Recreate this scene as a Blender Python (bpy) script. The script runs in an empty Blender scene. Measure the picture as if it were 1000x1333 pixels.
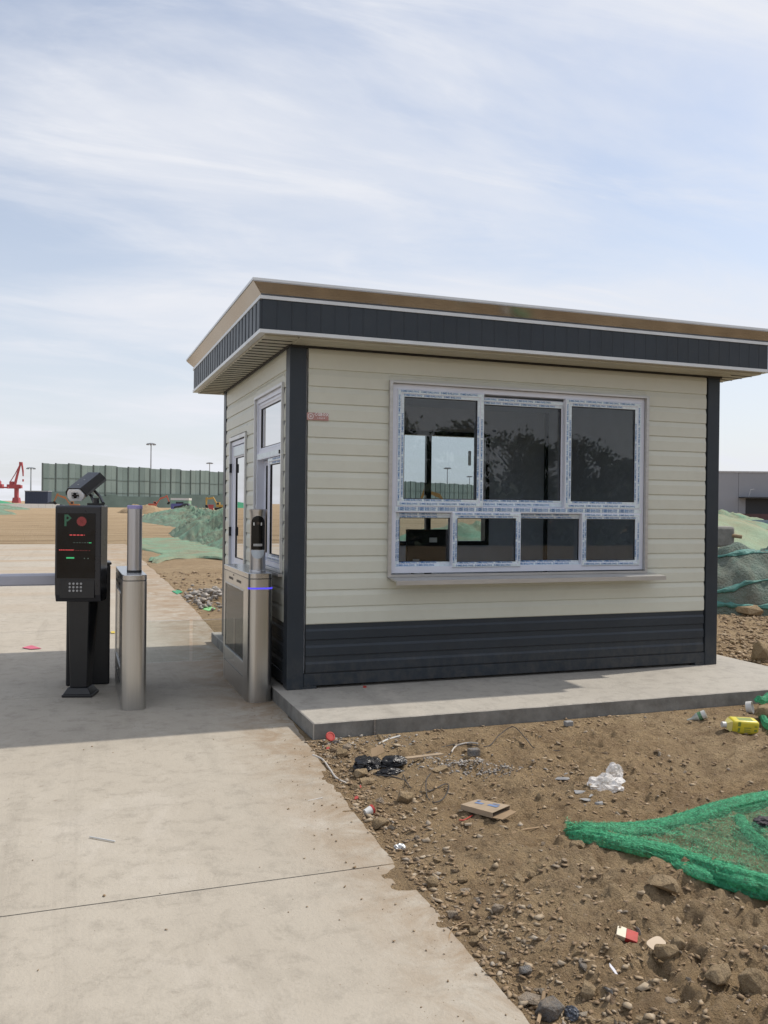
import bpy, bmesh, math, random
import numpy as np
from mathutils import Vector, Matrix, Euler, noise as mnoise

random.seed(7); RNG = np.random.default_rng(7)
scene = bpy.context.scene
COL = scene.collection

# ------------------------------------------------------------------ camera
F_PX, CAM, YAW, PITCH, ROLL = 1142.48, Vector((-1.592, -6.5418, 1.5)), .3451, -.0042, .0111
_fw = Vector((math.sin(YAW)*math.cos(PITCH), math.cos(YAW)*math.cos(PITCH), math.sin(PITCH)))
_r0 = Vector((math.cos(YAW), -math.sin(YAW), 0)); _u0 = _r0.cross(_fw)
_r = _r0*math.cos(ROLL) + _u0*math.sin(ROLL); _u = -_r0*math.sin(ROLL) + _u0*math.cos(ROLL)
cd = bpy.data.cameras.new('camera'); cam = bpy.data.objects.new('camera', cd); COL.objects.link(cam)
cd.sensor_fit = 'VERTICAL'; cd.sensor_height = 36; cd.lens = F_PX/1333*36
cd.clip_start = .05; cd.clip_end = 6000
cam.matrix_world = Matrix(((_r.x, _u.x, -_fw.x, CAM.x), (_r.y, _u.y, -_fw.y, CAM.y), (_r.z, _u.z, -_fw.z, CAM.z), (0, 0, 0, 1)))
scene.camera = cam
# ------------------------------------------------------------------ light
SUN = Vector((.778, .10, 1.0)).normalized()
SUN_EL = math.asin(SUN.z); SUN_AZ = math.atan2(SUN.x, SUN.y)
world = bpy.data.worlds.new('World'); scene.world = world; world.use_nodes = True
SKY_STRENGTH = .15
CLOUD = (5.5, 5.65, 6.05)
def build_world():
    nt = world.node_tree; N = nt.nodes; L = nt.links; N.clear()
    out = N.new('ShaderNodeOutputWorld'); bg = N.new('ShaderNodeBackground'); bg.inputs[1].default_value = SKY_STRENGTH
    sky = N.new('ShaderNodeTexSky'); sky.sky_type = 'NISHITA'; sky.sun_disc = False
    sky.sun_elevation = SUN_EL; sky.sun_rotation = SUN_AZ
    sky.air_density = 1.0; sky.dust_density = 1.6; sky.ozone_density = 1.2; sky.altitude = 0
    tc = N.new('ShaderNodeTexCoord'); sep = N.new('ShaderNodeSeparateXYZ'); L.new(tc.outputs['Generated'], sep.inputs[0])
    def math_(op, a, b=None, clamp=False):
        n = N.new('ShaderNodeMath'); n.operation = op; n.use_clamp = clamp
        for i, v in enumerate((a, b)):
            if v is None: continue
            if isinstance(v, (int, float)): n.inputs[i].default_value = v
            else: L.new(v, n.inputs[i])
        return n.outputs[0]
    z = math_('MAXIMUM', sep.outputs[2], 0.0)
    zz = math_('ADD', z, .16)
    u = math_('DIVIDE', sep.outputs[0], zz); v = math_('DIVIDE', sep.outputs[1], zz)
    comb = N.new('ShaderNodeCombineXYZ'); L.new(u, comb.inputs[0]); L.new(v, comb.inputs[1])
    def layer(rot, sx, sy, scale, detail, rough, lo, hi, dist=.6, off=(0, 0)):
        mp = N.new('ShaderNodeMapping'); mp.inputs['Rotation'].default_value = (0, 0, math.radians(rot))
        mp.inputs['Scale'].default_value = (sx, sy, 1); mp.inputs['Location'].default_value = (off[0], off[1], 0)
        L.new(comb.outputs[0], mp.inputs[0])
        no = N.new('ShaderNodeTexNoise'); no.inputs['Scale'].default_value = scale; no.inputs['Detail'].default_value = detail
        no.inputs['Roughness'].default_value = rough; no.inputs['Distortion'].default_value = dist
        L.new(mp.outputs[0], no.inputs['Vector'])
        mr = N.new('ShaderNodeMapRange'); mr.interpolation_type = 'SMOOTHSTEP'
        mr.inputs['From Min'].default_value = lo; mr.inputs['From Max'].default_value = hi
        L.new(no.outputs['Fac'], mr.inputs[0]); return mr.outputs[0]
    a = layer(14, .62, 1.15, .95, 7, .55, .40, .62, .45, (1.7, .4))
    b = layer(-24, .55, 1.35, 2.0, 8, .60, .45, .68, .7, (4.2, 2.0))
    c = layer(30, .9, 1.0, .7, 3, .5, .3, .7, .2, (9.1, 3.3))
    f = math_('ADD', math_('MULTIPLY', a, .90), math_('MULTIPLY', b, .58))
    f = math_('MULTIPLY', f, math_('ADD', math_('MULTIPLY', c, .6), .6))
    # thin veil everywhere, thick towards the horizon
    hz = N.new('ShaderNodeMapRange'); hz.interpolation_type = 'SMOOTHSTEP'
    hz.inputs['From Min'].default_value = 0.0; hz.inputs['From Max'].default_value = .42
    hz.inputs['To Min'].default_value = .76; hz.inputs['To Max'].default_value = .30
    L.new(z, hz.inputs[0])
    inv = math_('SUBTRACT', 1.0, hz.outputs[0]); f = math_('ADD', hz.outputs[0], math_('MULTIPLY', f, inv), True)
    mix = N.new('ShaderNodeMix'); mix.data_type = 'RGBA'
    L.new(f, mix.inputs['Factor']); L.new(sky.outputs[0], mix.inputs[6]); mix.inputs[7].default_value = (*CLOUD, 1)
    L.new(mix.outputs[2], bg.inputs[0]); L.new(bg.outputs[0], out.inputs[0])
build_world()
sd = bpy.data.lights.new('sun', 'SUN'); sd.energy = 3.5; sd.angle = math.radians(.8); sd.color = (1.0, .93, .83)
so = bpy.data.objects.new('sun', sd); COL.objects.link(so); so.rotation_euler = SUN.to_track_quat('Z', 'Y').to_euler(); so.location = (6, 2, 12)
vs = scene.view_settings; vs.view_transform = 'Standard'; vs.look = 'None'; vs.exposure = 0; vs.gamma = 1; vs.use_curve_mapping = False
scene.cycles.max_bounces = 8; scene.cycles.transparent_max_bounces = 24; scene.cycles.caustics_reflective = False; scene.cycles.caustics_refractive = False

# ------------------------------------------------------------------ projecting pixels of the photograph to places
def ray(px, py): return _fw + _r*((px-500)/F_PX) - _u*((py-666.5)/F_PX)
def G(px, py, z=0.0):
    d = ray(px, py); return CAM + d*((z-CAM.z)/d.z)
def AT(px, py, dep): return CAM + ray(px, py)*dep
def atY(px, py, Y):
    d = ray(px, py); return CAM + d*((Y-CAM.y)/d.y)

# ------------------------------------------------------------------ helpers
def tag(o, label=None, cat=None, group=None, kind=None):
    if label: o['label'] = label
    if cat: o['category'] = cat
    if group: o['group'] = group
    if kind: o['kind'] = kind
    return o
def thing(name, label, cat, loc=(0, 0, 0), rz=0, group=None):
    o = bpy.data.objects.new(name, None); COL.objects.link(o); o.location = loc; o.rotation_euler = (0, 0, rz)
    o.empty_display_size = .1
    return tag(o, label, cat, group)
def basis(o): return Matrix.LocRotScale(o.location, o.rotation_euler, o.scale)
def link(name, me, parent=None, loc=None, rot=None, scale=None):
    o = bpy.data.objects.new(name, me); COL.objects.link(o)
    if parent is not None: o.parent = parent
    if loc is not None: o.location = loc
    if rot is not None: o.rotation_euler = rot
    if scale is not None: o.scale = scale
    return o
def copy_tree(o, parent=None):
    c = o.copy(); COL.objects.link(c)
    if parent is not None: c.parent = parent
    for ch in [x for x in bpy.data.objects if x.parent == o]: copy_tree(ch, c)
    return c

class MB:
    def __init__(s): s.v = []; s.f = []; s.m = []; s.cur = 0
    def add(s, vs_, fs):
        o = len(s.v); s.v += [tuple(p) for p in vs_]; s.f += [tuple(i+o for i in f) for f in fs]; s.m += [s.cur]*len(fs); return s
    def box(s, x0, y0, z0, x1, y1, z1):
        return s.add([(x0,y0,z0),(x1,y0,z0),(x1,y1,z0),(x0,y1,z0),(x0,y0,z1),(x1,y0,z1),(x1,y1,z1),(x0,y1,z1)],
                     [(0,3,2,1),(4,5,6,7),(0,1,5,4),(1,2,6,5),(2,3,7,6),(3,0,4,7)])
    def hexa(s, b, t):  # 4 bottom, 4 top points (ccw from above)
        return s.add(list(b)+list(t), [(3,2,1,0),(4,5,6,7),(0,1,5,4),(1,2,6,5),(2,3,7,6),(3,0,4,7)])
    def prism(s, poly, a, b, fn):  # poly 2d, extruded from a to b, fn(u,v,w)->xyz
        n = len(poly); vs_ = [fn(u, v, a) for u, v in poly]+[fn(u, v, b) for u, v in poly]
        fs = [tuple(range(n))[::-1], tuple(range(n, 2*n))]+[(i, (i+1) % n, n+(i+1) % n, n+i) for i in range(n)]
        return s.add(vs_, fs)
    def cyl(s, p0, p1, r0, r1=None, n=16, caps=True):
        r1 = r0 if r1 is None else r1; p0 = Vector(p0); p1 = Vector(p1); d = (p1-p0)
        q = d.to_track_quat('Z', 'Y'); vs_ = []
        for p, r in ((p0, r0), (p1, r1)):
            for i in range(n):
                a = 2*math.pi*i/n; vs_.append(p + q @ Vector((r*math.cos(a), r*math.sin(a), 0)))
        fs = [(i, (i+1) % n, n+(i+1) % n, n+i) for i in range(n)]
        if caps: fs += [tuple(range(n))[::-1], tuple(range(n, 2*n))]
        return s.add(vs_, fs)
    def tube(s, pts, r, n=8):
        pts = [Vector(p) for p in pts]; R = r if isinstance(r, (list, tuple)) else [r]*len(pts); vs_ = []
        for k, p in enumerate(pts):
            d = pts[min(k+1, len(pts)-1)]-pts[max(k-1, 0)]; q = d.to_track_quat('Z', 'Y')
            for i in range(n):
                a = 2*math.pi*i/n; vs_.append(p+q @ Vector((R[k]*math.cos(a), R[k]*math.sin(a), 0)))
        fs = []
        for k in range(len(pts)-1):
            for i in range(n): fs.append((k*n+i, k*n+(i+1) % n, (k+1)*n+(i+1) % n, (k+1)*n+i))
        fs += [tuple(range(n))[::-1], tuple(range((len(pts)-1)*n, len(pts)*n))]
        return s.add(vs_, fs)
    def lathe(s, prof, c=(0, 0, 0), n=20):
        vs_ = []; m = len(prof)
        for r, z in prof:
            for i in range(n):
                a = 2*math.pi*i/n; vs_.append((c[0]+r*math.cos(a), c[1]+r*math.sin(a), c[2]+z))
        fs = [(k*n+i, k*n+(i+1) % n, (k+1)*n+(i+1) % n, (k+1)*n+i) for k in range(m-1) for i in range(n)]
        fs += [tuple(range(n))[::-1], tuple(range((m-1)*n, m*n))]
        return s.add(vs_, fs)
    def mesh(s, name, mats, bev=0, smooth=False, seg=1, angle=30):
        me = bpy.data.meshes.new(name); me.from_pydata(s.v, [], s.f)
        for m in (mats if isinstance(mats, (list, tuple)) else [mats]): me.materials.append(m)
        if any(s.m): me.polygons.foreach_set('material_index', s.m)
        if bev or smooth:
            bm = bmesh.new(); bm.from_mesh(me)
            if bev:
                bmesh.ops.remove_doubles(bm, verts=bm.verts, dist=1e-6)
                es = [e for e in bm.edges if len(e.link_faces) == 2 and e.calc_face_angle(0) > math.radians(25)]
                bmesh.ops.bevel(bm, geom=es, offset=bev, segments=seg, affect='EDGES', profile=.5, clamp_overlap=True)
            if smooth:
                for f in bm.faces: f.smooth = True
                for e in bm.edges:
                    if len(e.link_faces) == 2 and e.calc_face_angle(0) > math.radians(angle): e.smooth = False
            bm.to_mesh(me); bm.free()
        me.update(); return me
    def build(s, name, mats, parent=None, world=True, **k):
        o = link(name, s.mesh(name, mats, **k), parent)
        if parent is not None and world:
            m = Matrix.Identity(4); p = parent
            while p is not None: m = m @ (p.matrix_parent_inverse.inverted() if False else Matrix.Identity(4)); p = None
            o.matrix_parent_inverse = world_of(parent).inverted()
        return o
def world_of(o):
    m = basis(o)
    if o.parent is not None: m = world_of(o.parent) @ o.matrix_parent_inverse @ m
    return m

# ------------------------------------------------------------------ materials
def new_mat(name):
    m = bpy.data.materials.new(name); m.use_nodes = True; nt = m.node_tree; nt.nodes.clear()
    out = nt.nodes.new('ShaderNodeOutputMaterial'); b = nt.nodes.new('ShaderNodeBsdfPrincipled'); nt.links.new(b.outputs[0], out.inputs[0])
    return m, nt, b, out
def nz(nt, scale, detail=4, rough=.55, vec=None, dist=0):
    n = nt.nodes.new('ShaderNodeTexNoise'); n.inputs['Scale'].default_value = scale; n.inputs['Detail'].default_value = detail
    n.inputs['Roughness'].default_value = rough; n.inputs['Distortion'].default_value = dist
    if vec is not None: nt.links.new(vec, n.inputs['Vector'])
    return n.outputs['Fac']
def ramp(nt, fac, stops, interp='LINEAR'):
    r = nt.nodes.new('ShaderNodeValToRGB'); r.color_ramp.interpolation = interp
    while len(r.color_ramp.elements) < len(stops): r.color_ramp.elements.new(.5)
    for e, (p, c) in zip(r.color_ramp.elements, stops):
        e.position = p; e.color = (*c, 1) if len(c) == 3 else c
    nt.links.new(fac, r.inputs[0]); return r.outputs[0]
def mixc(nt, fac, a, b, mode='MIX'):
    n = nt.nodes.new('ShaderNodeMix'); n.data_type = 'RGBA'; n.blend_type = mode
    for v, i in ((fac, 0), (a, 6), (b, 7)):
        if isinstance(v, (int, float)): n.inputs[i].default_value = v
        elif isinstance(v, tuple): n.inputs[i].default_value = (*v, 1)
        else: nt.links.new(v, n.inputs[i])
    return n.outputs[2]
def mth(nt, op, a, b=0.0, clamp=False):
    n = nt.nodes.new('ShaderNodeMath'); n.operation = op; n.use_clamp = clamp
    for i, v in enumerate((a, b)):
        if isinstance(v, (int, float)): n.inputs[i].default_value = v
        else: nt.links.new(v, n.inputs[i])
    return n.outputs[0]
def pos(nt): return nt.nodes.new('ShaderNodeNewGeometry').outputs['Position']
def mapping(nt, vec, scale=(1, 1, 1), rot=(0, 0, 0)):
    m = nt.nodes.new('ShaderNodeMapping'); m.inputs['Scale'].default_value = scale; m.inputs['Rotation'].default_value = rot
    nt.links.new(vec, m.inputs[0]); return m.outputs[0]
def bump(nt, b, h, strength=.3, dist=.01, prev=None):
    n = nt.nodes.new('ShaderNodeBump'); n.inputs['Strength'].default_value = strength; n.inputs['Distance'].default_value = dist
    nt.links.new(h, n.inputs['Height'])
    if prev is not None: nt.links.new(prev, n.inputs['Normal'])
    nt.links.new(n.outputs[0], b.inputs['Normal']); return n.outputs[0]
def M(name, col, rough=.6, metal=0., var=.12, scale=6, bmp=0., bscale=60, bdist=.003, spec=.5, stretch=(1, 1, 1), dirt=0., dirtcol=(.2, .14, .09)):
    m, nt, b, out = new_mat(name); p = mapping(nt, pos(nt), stretch)
    c = ramp(nt, nz(nt, scale, 5, .6, p), [(.3, tuple(x*(1-var) for x in col)), (.7, tuple(min(1, x*(1+var)) for x in col))])
    if dirt:
        f = ramp(nt, nz(nt, 9, 6, .7, p), [(.48, (0, 0, 0)), (.75, (dirt, dirt, dirt))])
        c = mixc(nt, f, c, dirtcol)
    nt.links.new(c, b.inputs['Base Color']); b.inputs['Metallic'].default_value = metal
    r = nz(nt, scale*3, 3, .5, p); mr = nt.nodes.new('ShaderNodeMapRange'); nt.links.new(r, mr.inputs[0])
    mr.inputs['To Min'].default_value = max(.02, rough-.08); mr.inputs['To Max'].default_value = min(1, rough+.08); nt.links.new(mr.outputs[0], b.inputs['Roughness'])
    b.inputs['Specular IOR Level'].default_value = spec
    if bmp: bump(nt, b, nz(nt, bscale, 4, .6, p), bmp, bdist)
    return m
def brushed(name, col, rough, stretch):
    m, nt, b, out = new_mat(name); p = mapping(nt, pos(nt), stretch)
    f = nz(nt, 1.0, 5, .65, p)
    nt.links.new(ramp(nt, f, [(.25, tuple(x*.86 for x in col)), (.75, col)]), b.inputs['Base Color'])
    b.inputs['Metallic'].default_value = 1; b.inputs['Roughness'].default_value = rough
    bump(nt, b, f, .06, .002); return m
def glass(name, tint=(.92, .95, .95), rough=0.0, ior=1.5, body=0.0, bodycol=(.02, .02, .02)):
    m = bpy.data.materials.new(name); m.use_nodes = True; nt = m.node_tree; nt.nodes.clear()
    out = nt.nodes.new('ShaderNodeOutputMaterial'); tr = nt.nodes.new('ShaderNodeBsdfTransparent'); tr.inputs[0].default_value = (*tint, 1)
    gl = nt.nodes.new('ShaderNodeBsdfGlossy'); gl.inputs['Roughness'].default_value = rough
    fr = nt.nodes.new('ShaderNodeFresnel'); fr.inputs[0].default_value = ior
    mx = nt.nodes.new('ShaderNodeMixShader'); base = tr.outputs[0]
    if body:
        df = nt.nodes.new('ShaderNodeBsdfDiffuse'); df.inputs[0].default_value = (*bodycol, 1)
        m2 = nt.nodes.new('ShaderNodeMixShader'); m2.inputs[0].default_value = body
        nt.links.new(base, m2.inputs[1]); nt.links.new(df.outputs[0], m2.inputs[2]); base = m2.outputs[0]
    nt.links.new(fr.outputs[0], mx.inputs[0]); nt.links.new(base, mx.inputs[1]); nt.links.new(gl.outputs[0], mx.inputs[2])
    nt.links.new(mx.outputs[0], out.inputs[0]); return m
def emit(name, col, s):
    m, nt, b, out = new_mat(name); b.inputs['Base Color'].default_value = (.02, .02, .02, 1)
    b.inputs['Emission Color'].default_value = (*col, 1); b.inputs['Emission Strength'].default_value = s; return m

m_siding = M('siding_paint', (.58, .588, .51), .42, var=.04, scale=1.3, bmp=.10, bscale=5, bdist=.012, dirt=.10, dirtcol=(.36, .33, .25))
m_dark = M('charcoal_paint', (.027, .035, .045), .40, var=.12, scale=2.0, spec=.35, bmp=.05, bscale=14, dirt=.12, dirtcol=(.07, .068, .06))
def mud_splash(m):
    nt = m.node_tree; b = next(n for n in nt.nodes if n.type == 'BSDF_PRINCIPLED'); src = b.inputs['Base Color'].links[0].from_socket; p = pos(nt)
    sx = nt.nodes.new('ShaderNodeSeparateXYZ'); nt.links.new(p, sx.inputs[0]); mr = nt.nodes.new('ShaderNodeMapRange'); nt.links.new(sx.outputs[2], mr.inputs[0])
    mr.inputs['From Min'].default_value = .42; mr.inputs['From Max'].default_value = .10; n = ramp(nt, nz(nt, 14, 7, .75, mapping(nt, p, (1, 1, .6))), [(.42, (0, 0, 0)), (.7, (.3, .3, .3))])
    nt.links.new(mixc(nt, mth(nt, 'MULTIPLY', mr.outputs[0], n), src, (.20, .17, .13)), b.inputs['Base Color'])
mud_splash(m_dark)
m_soffit = M('soffit_paint', (.42, .41, .34), .5, var=.05)
m_trim = M('white_aluminium_trim', (.62, .63, .63), .35, .35, var=.08, scale=3)
m_mirror = brushed('mirror_flashing', (.44, .43, .43), .10, (1.5, 1.5, 1.5))
m_steel = brushed('brushed_steel', (.56, .55, .53), .30, (220, 220, 2.5))
m_steel_top = brushed('brushed_steel_top', (.58, .58, .58), .26, (200, 3, 200))
m_sill = M('sill_steel', (.50, .49, .47), .35, .45, var=.1, scale=5, stretch=(.6, 6, 6))
m_pvc = M('white_pvc', (.68, .71, .80), .35, var=.04, scale=3)
m_film = M('protective_film', (.64, .73, .77), .3, var=.14, scale=38, bmp=.12, bscale=90)
m_print = M('blue_print', (.05, .17, .42), .4, var=.25, scale=30)
m_rubber = M('black_gasket', (.015, .015, .017), .6)
m_glass = glass('window_glass', (.86, .89, .90), 0, 1.5)
m_acryl = glass('acrylic_wing', (.93, .95, .95), 0, 1.22, .012, (.5, .55, .55))
m_inner = M('inner_panel', (.70, .72, .76), .6, var=.05)
m_black = M('black_powder_coat', (.012, .013, .015), .36, var=.15, scale=20, bmp=.05, bscale=300, bdist=.001)
m_blackgloss = M('black_screen', (.006, .006, .007), .16, var=.1, spec=.35)
m_monback = M('monitor_back', (.008, .008, .009), .55, var=.1, spec=.2)
m_housing = M('dark_housing', (.016, .017, .022), .30, var=.1)
m_whiteplastic = M('white_plastic', (.60, .60, .58), .4, var=.05, dirt=.3, dirtcol=(.36, .32, .26))
m_key = M('grey_keys', (.38, .38, .38), .4)
m_boom = M('grey_boom', (.42, .43, .50), .35, .2, var=.05)
m_lens = M('lens', (.05, .04, .04), .08)

def soil_mat():
    m, nt, b, out = new_mat('bare_soil'); p = pos(nt)
    big = nz(nt, .55, 5, .6, p); mid = nz(nt, 4.5, 6, .65, p); fine = nz(nt, 38, 6, .75, p)
    c = ramp(nt, big, [(.3, (.37, .257, .142)), (.5, (.46, .335, .197)), (.72, (.51, .395, .25))])
    c = mixc(nt, ramp(nt, mid, [(.40, (0, 0, 0)), (.66, (.75, .75, .75))]), c, (.235, .16, .094))
    c = mixc(nt, ramp(nt, fine, [(.50, (0, 0, 0)), (.72, (.6, .6, .6))]), c, (.44, .34, .235))
    c = mixc(nt, ramp(nt, nz(nt, 75, 3, .6, p), [(.28, (.55, .55, .55)), (.46, (0, 0, 0))]), c, (.15, .102, .058))
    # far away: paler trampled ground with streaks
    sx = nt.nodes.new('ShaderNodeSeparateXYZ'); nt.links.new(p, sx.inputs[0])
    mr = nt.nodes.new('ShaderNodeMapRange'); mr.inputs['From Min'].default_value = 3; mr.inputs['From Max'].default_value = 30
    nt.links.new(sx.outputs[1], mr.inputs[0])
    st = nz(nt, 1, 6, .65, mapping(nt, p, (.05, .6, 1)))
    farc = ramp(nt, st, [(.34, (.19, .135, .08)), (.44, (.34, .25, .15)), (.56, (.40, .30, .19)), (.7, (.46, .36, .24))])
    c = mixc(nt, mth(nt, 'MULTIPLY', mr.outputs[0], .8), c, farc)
    nt.links.new(c, b.inputs['Base Color']); b.inputs['Roughness'].default_value = .95; b.inputs['Specular IOR Level'].default_value = .15
    h = mth(nt, 'ADD', mth(nt, 'MULTIPLY', nz(nt, 55, 6, .75, p), 1.2), mth(nt, 'MULTIPLY', nz(nt, 16, 5, .7, p), 1.8))
    bump(nt, b, h, 1.0, .042); return m
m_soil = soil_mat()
def rock_mat(name, cols):
    m, nt, b, out = new_mat(name); tc = nt.nodes.new('ShaderNodeTexCoord'); oi = nt.nodes.new('ShaderNodeObjectInfo'); p = pos(nt)
    base = ramp(nt, oi.outputs['Random'], [(i/(len(cols)-1), c) for i, c in enumerate(cols)])
    c = mixc(nt, ramp(nt, nz(nt, 26, 6, .7, p), [(.38, (0, 0, 0)), (.7, (.7, .7, .7))]), base, (.38, .29, .19))
    c = mixc(nt, ramp(nt, nz(nt, 90, 3, .6, p), [(.3, (.5, .5, .5)), (.5, (0, 0, 0))]), c, (.14, .095, .06))
    nt.links.new(c, b.inputs['Base Color']); b.inputs['Roughness'].default_value = .9; b.inputs['Specular IOR Level'].default_value = .2
    bump(nt, b, mth(nt, 'ADD', nz(nt, 60, 6, .75, p), mth(nt, 'MULTIPLY', nz(nt, 22, 5, .7, p), 1.6)), 1.0, .022); return m
m_rock = rock_mat('brown_rock', [(.29, .21, .12), (.40, .30, .18), (.34, .25, .145)])
m_rockpale = rock_mat('pale_rock', [(.40, .33, .25), (.36, .30, .24), (.42, .37, .30)])
m_rockgrey = rock_mat('grey_rubble', [(.24, .24, .235), (.33, .33, .33), (.19, .19, .19), (.40, .39, .37)])
m_tile = M('grey_tile', (.25, .25, .25), .6, var=.2, scale=40)

def concrete_mat(name, base, base2, edge_dirt=False):
    m, nt, b, out = new_mat(name); p = pos(nt)
    c = ramp(nt, nz(nt, .8, 6, .6, p), [(.3, base), (.7, base2)])
    c = mixc(nt, ramp(nt, nz(nt, 3.2, 7, .72, p, .25), [(.5, (0, 0, 0)), (.78, (.55, .55, .55))]), c, tuple(x*.72 for x in base))
    c = mixc(nt, ramp(nt, nz(nt, 2.2, 7, .7, mapping(nt, p, (1, .5, 1)), .5), [(.56, (0, 0, 0)), (.72, (.6, .6, .6))]), c, (.50, .46, .40))
    c = mixc(nt, ramp(nt, nz(nt, 45, 5, .7, p), [(.58, (0, 0, 0)), (.78, (.45, .45, .45))]), c, (.24, .19, .14))
    c = mixc(nt, ramp(nt, nz(nt, 7.5, 8, .78, p, .3), [(.50, (0, 0, 0)), (.68, (.6, .6, .6))]), c, tuple(x*.66 for x in base))
    c = mixc(nt, ramp(nt, nz(nt, 1, 7, .72, mapping(nt, p, (3.2, .22, 1), (0, 0, .09)), .4), [(.54, (0, 0, 0)), (.70, (.38, .38, .38))]), c, tuple(x*.70 for x in base))
    c = mixc(nt, ramp(nt, nz(nt, 150, 3, .7, p), [(.62, (0, 0, 0)), (.74, (.5, .5, .5))]), c, tuple(x*.6 for x in base))
    # scattered brown specks and scuffs
    v = nt.nodes.new('ShaderNodeTexVoronoi'); v.inputs['Scale'].default_value = 9; nt.links.new(mapping(nt, p, (1, 1, 0)), v.inputs['Vector'])
    spk = mth(nt, 'MULTIPLY', ramp(nt, v.outputs['Distance'], [(.04, (1, 1, 1)), (.16, (0, 0, 0))]), ramp(nt, nz(nt, 1.7, 5, .6, p), [(.52, (0, 0, 0)), (.66, (1, 1, 1))]))
    spk = mth(nt, 'MULTIPLY', spk, ramp(nt, nz(nt, 60, 4, .7, p), [(.4, (0, 0, 0)), (.6, (1, 1, 1))]))
    c = mixc(nt, mth(nt, 'MULTIPLY', spk, .8), c, (.17, .12, .08))
    if edge_dirt:
        sx = nt.nodes.new('ShaderNodeSeparateXYZ'); nt.links.new(p, sx.inputs[0])
        mr = nt.nodes.new('ShaderNodeMapRange'); mr.interpolation_type = 'SMOOTHSTEP'; nt.links.new(sx.outputs[0], mr.inputs[0])
        mr.inputs['From Min'].default_value = -.80; mr.inputs['From Max'].default_value = -.16
        n = ramp(nt, nz(nt, 3.0, 7, .74, p, .8), [(.36, (0, 0, 0)), (.60, (1, 1, 1))])
        c = mixc(nt, mth(nt, 'MULTIPLY', mth(nt, 'MULTIPLY', mr.outputs[0], n), .9), c, (.27, .195, .125))
        my = nt.nodes.new('ShaderNodeMapRange'); my.inputs['From Min'].default_value = 3; my.inputs['From Max'].default_value = 16; nt.links.new(sx.outputs[1], my.inputs[0])
        n2 = ramp(nt, nz(nt, 1, 6, .65, mapping(nt, p, (.12, .5, 1))), [(.42, (0, 0, 0)), (.62, (1, 1, 1))])
        c = mixc(nt, mth(nt, 'MULTIPLY', mth(nt, 'MULTIPLY', my.outputs[0], n2), .7), c, (.36, .26, .165))
    nt.links.new(c, b.inputs['Base Color']); b.inputs['Roughness'].default_value = .85; b.inputs['Specular IOR Level'].default_value = .25
    h = mth(nt, 'ADD', nz(nt, 70, 5, .7, p), mth(nt, 'MULTIPLY', nz(nt, 6, 5, .6, p), 1.5)); bump(nt, b, h, .5, .008); return m
m_conc = concrete_mat('road_concrete', (.385, .345, .285), (.445, .405, .34), True)
m_plinth = concrete_mat('plinth_concrete', (.36, .335, .295), (.42, .395, .35))
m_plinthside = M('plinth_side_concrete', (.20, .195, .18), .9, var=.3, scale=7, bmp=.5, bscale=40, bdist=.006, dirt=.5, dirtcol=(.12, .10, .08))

def net_mat(name, green, soil, cover=.62, scale=1.2, fine=12, grey=(.20, .22, .20)):
    m, nt, b, out = new_mat(name); p = pos(nt)
    c = ramp(nt, nz(nt, scale, 6, .65, p, .6), [(.32, soil), (.32+.22*(1-cover)+.08, tuple((a+g)/2 for a, g in zip(soil, green))), (.62, green), (.8, tuple(min(1, g*1.25+.02) for g in green))])
    c = mixc(nt, ramp(nt, nz(nt, fine, 5, .7, p), [(.45, (0, 0, 0)), (.75, (.55, .55, .55))]), c, grey)
    nt.links.new(c, b.inputs['Base Color']); b.inputs['Roughness'].default_value = .8; b.inputs['Specular IOR Level'].default_value = .2
    bump(nt, b, mth(nt, 'ADD', nz(nt, fine, 5, .7, p), nz(nt, fine*4, 4, .6, p)), .8, .05); return m
m_netfar = net_mat('dust_net_green', (.175, .30, .215), (.17, .155, .11), .62, .8, 6, (.10, .15, .12))
m_netmid = net_mat('dust_net_pale', (.19, .335, .225), (.26, .23, .15), .62, .7, 5, (.15, .22, .16))
m_netlight = net_mat('dust_net_light', (.27, .36, .245), (.28, .27, .17), .62, .5, 5, (.24, .28, .2))
m_netgrey = net_mat('dust_net_over_grey_earth', (.125, .185, .155), (.15, .14, .112), .5, 1.3, 7, (.22, .25, .225))
m_netbright = net_mat('dust_net_bright', (.05, .27, .14), (.05, .22, .12), .9, .1, 1, (.10, .30, .18))
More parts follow.
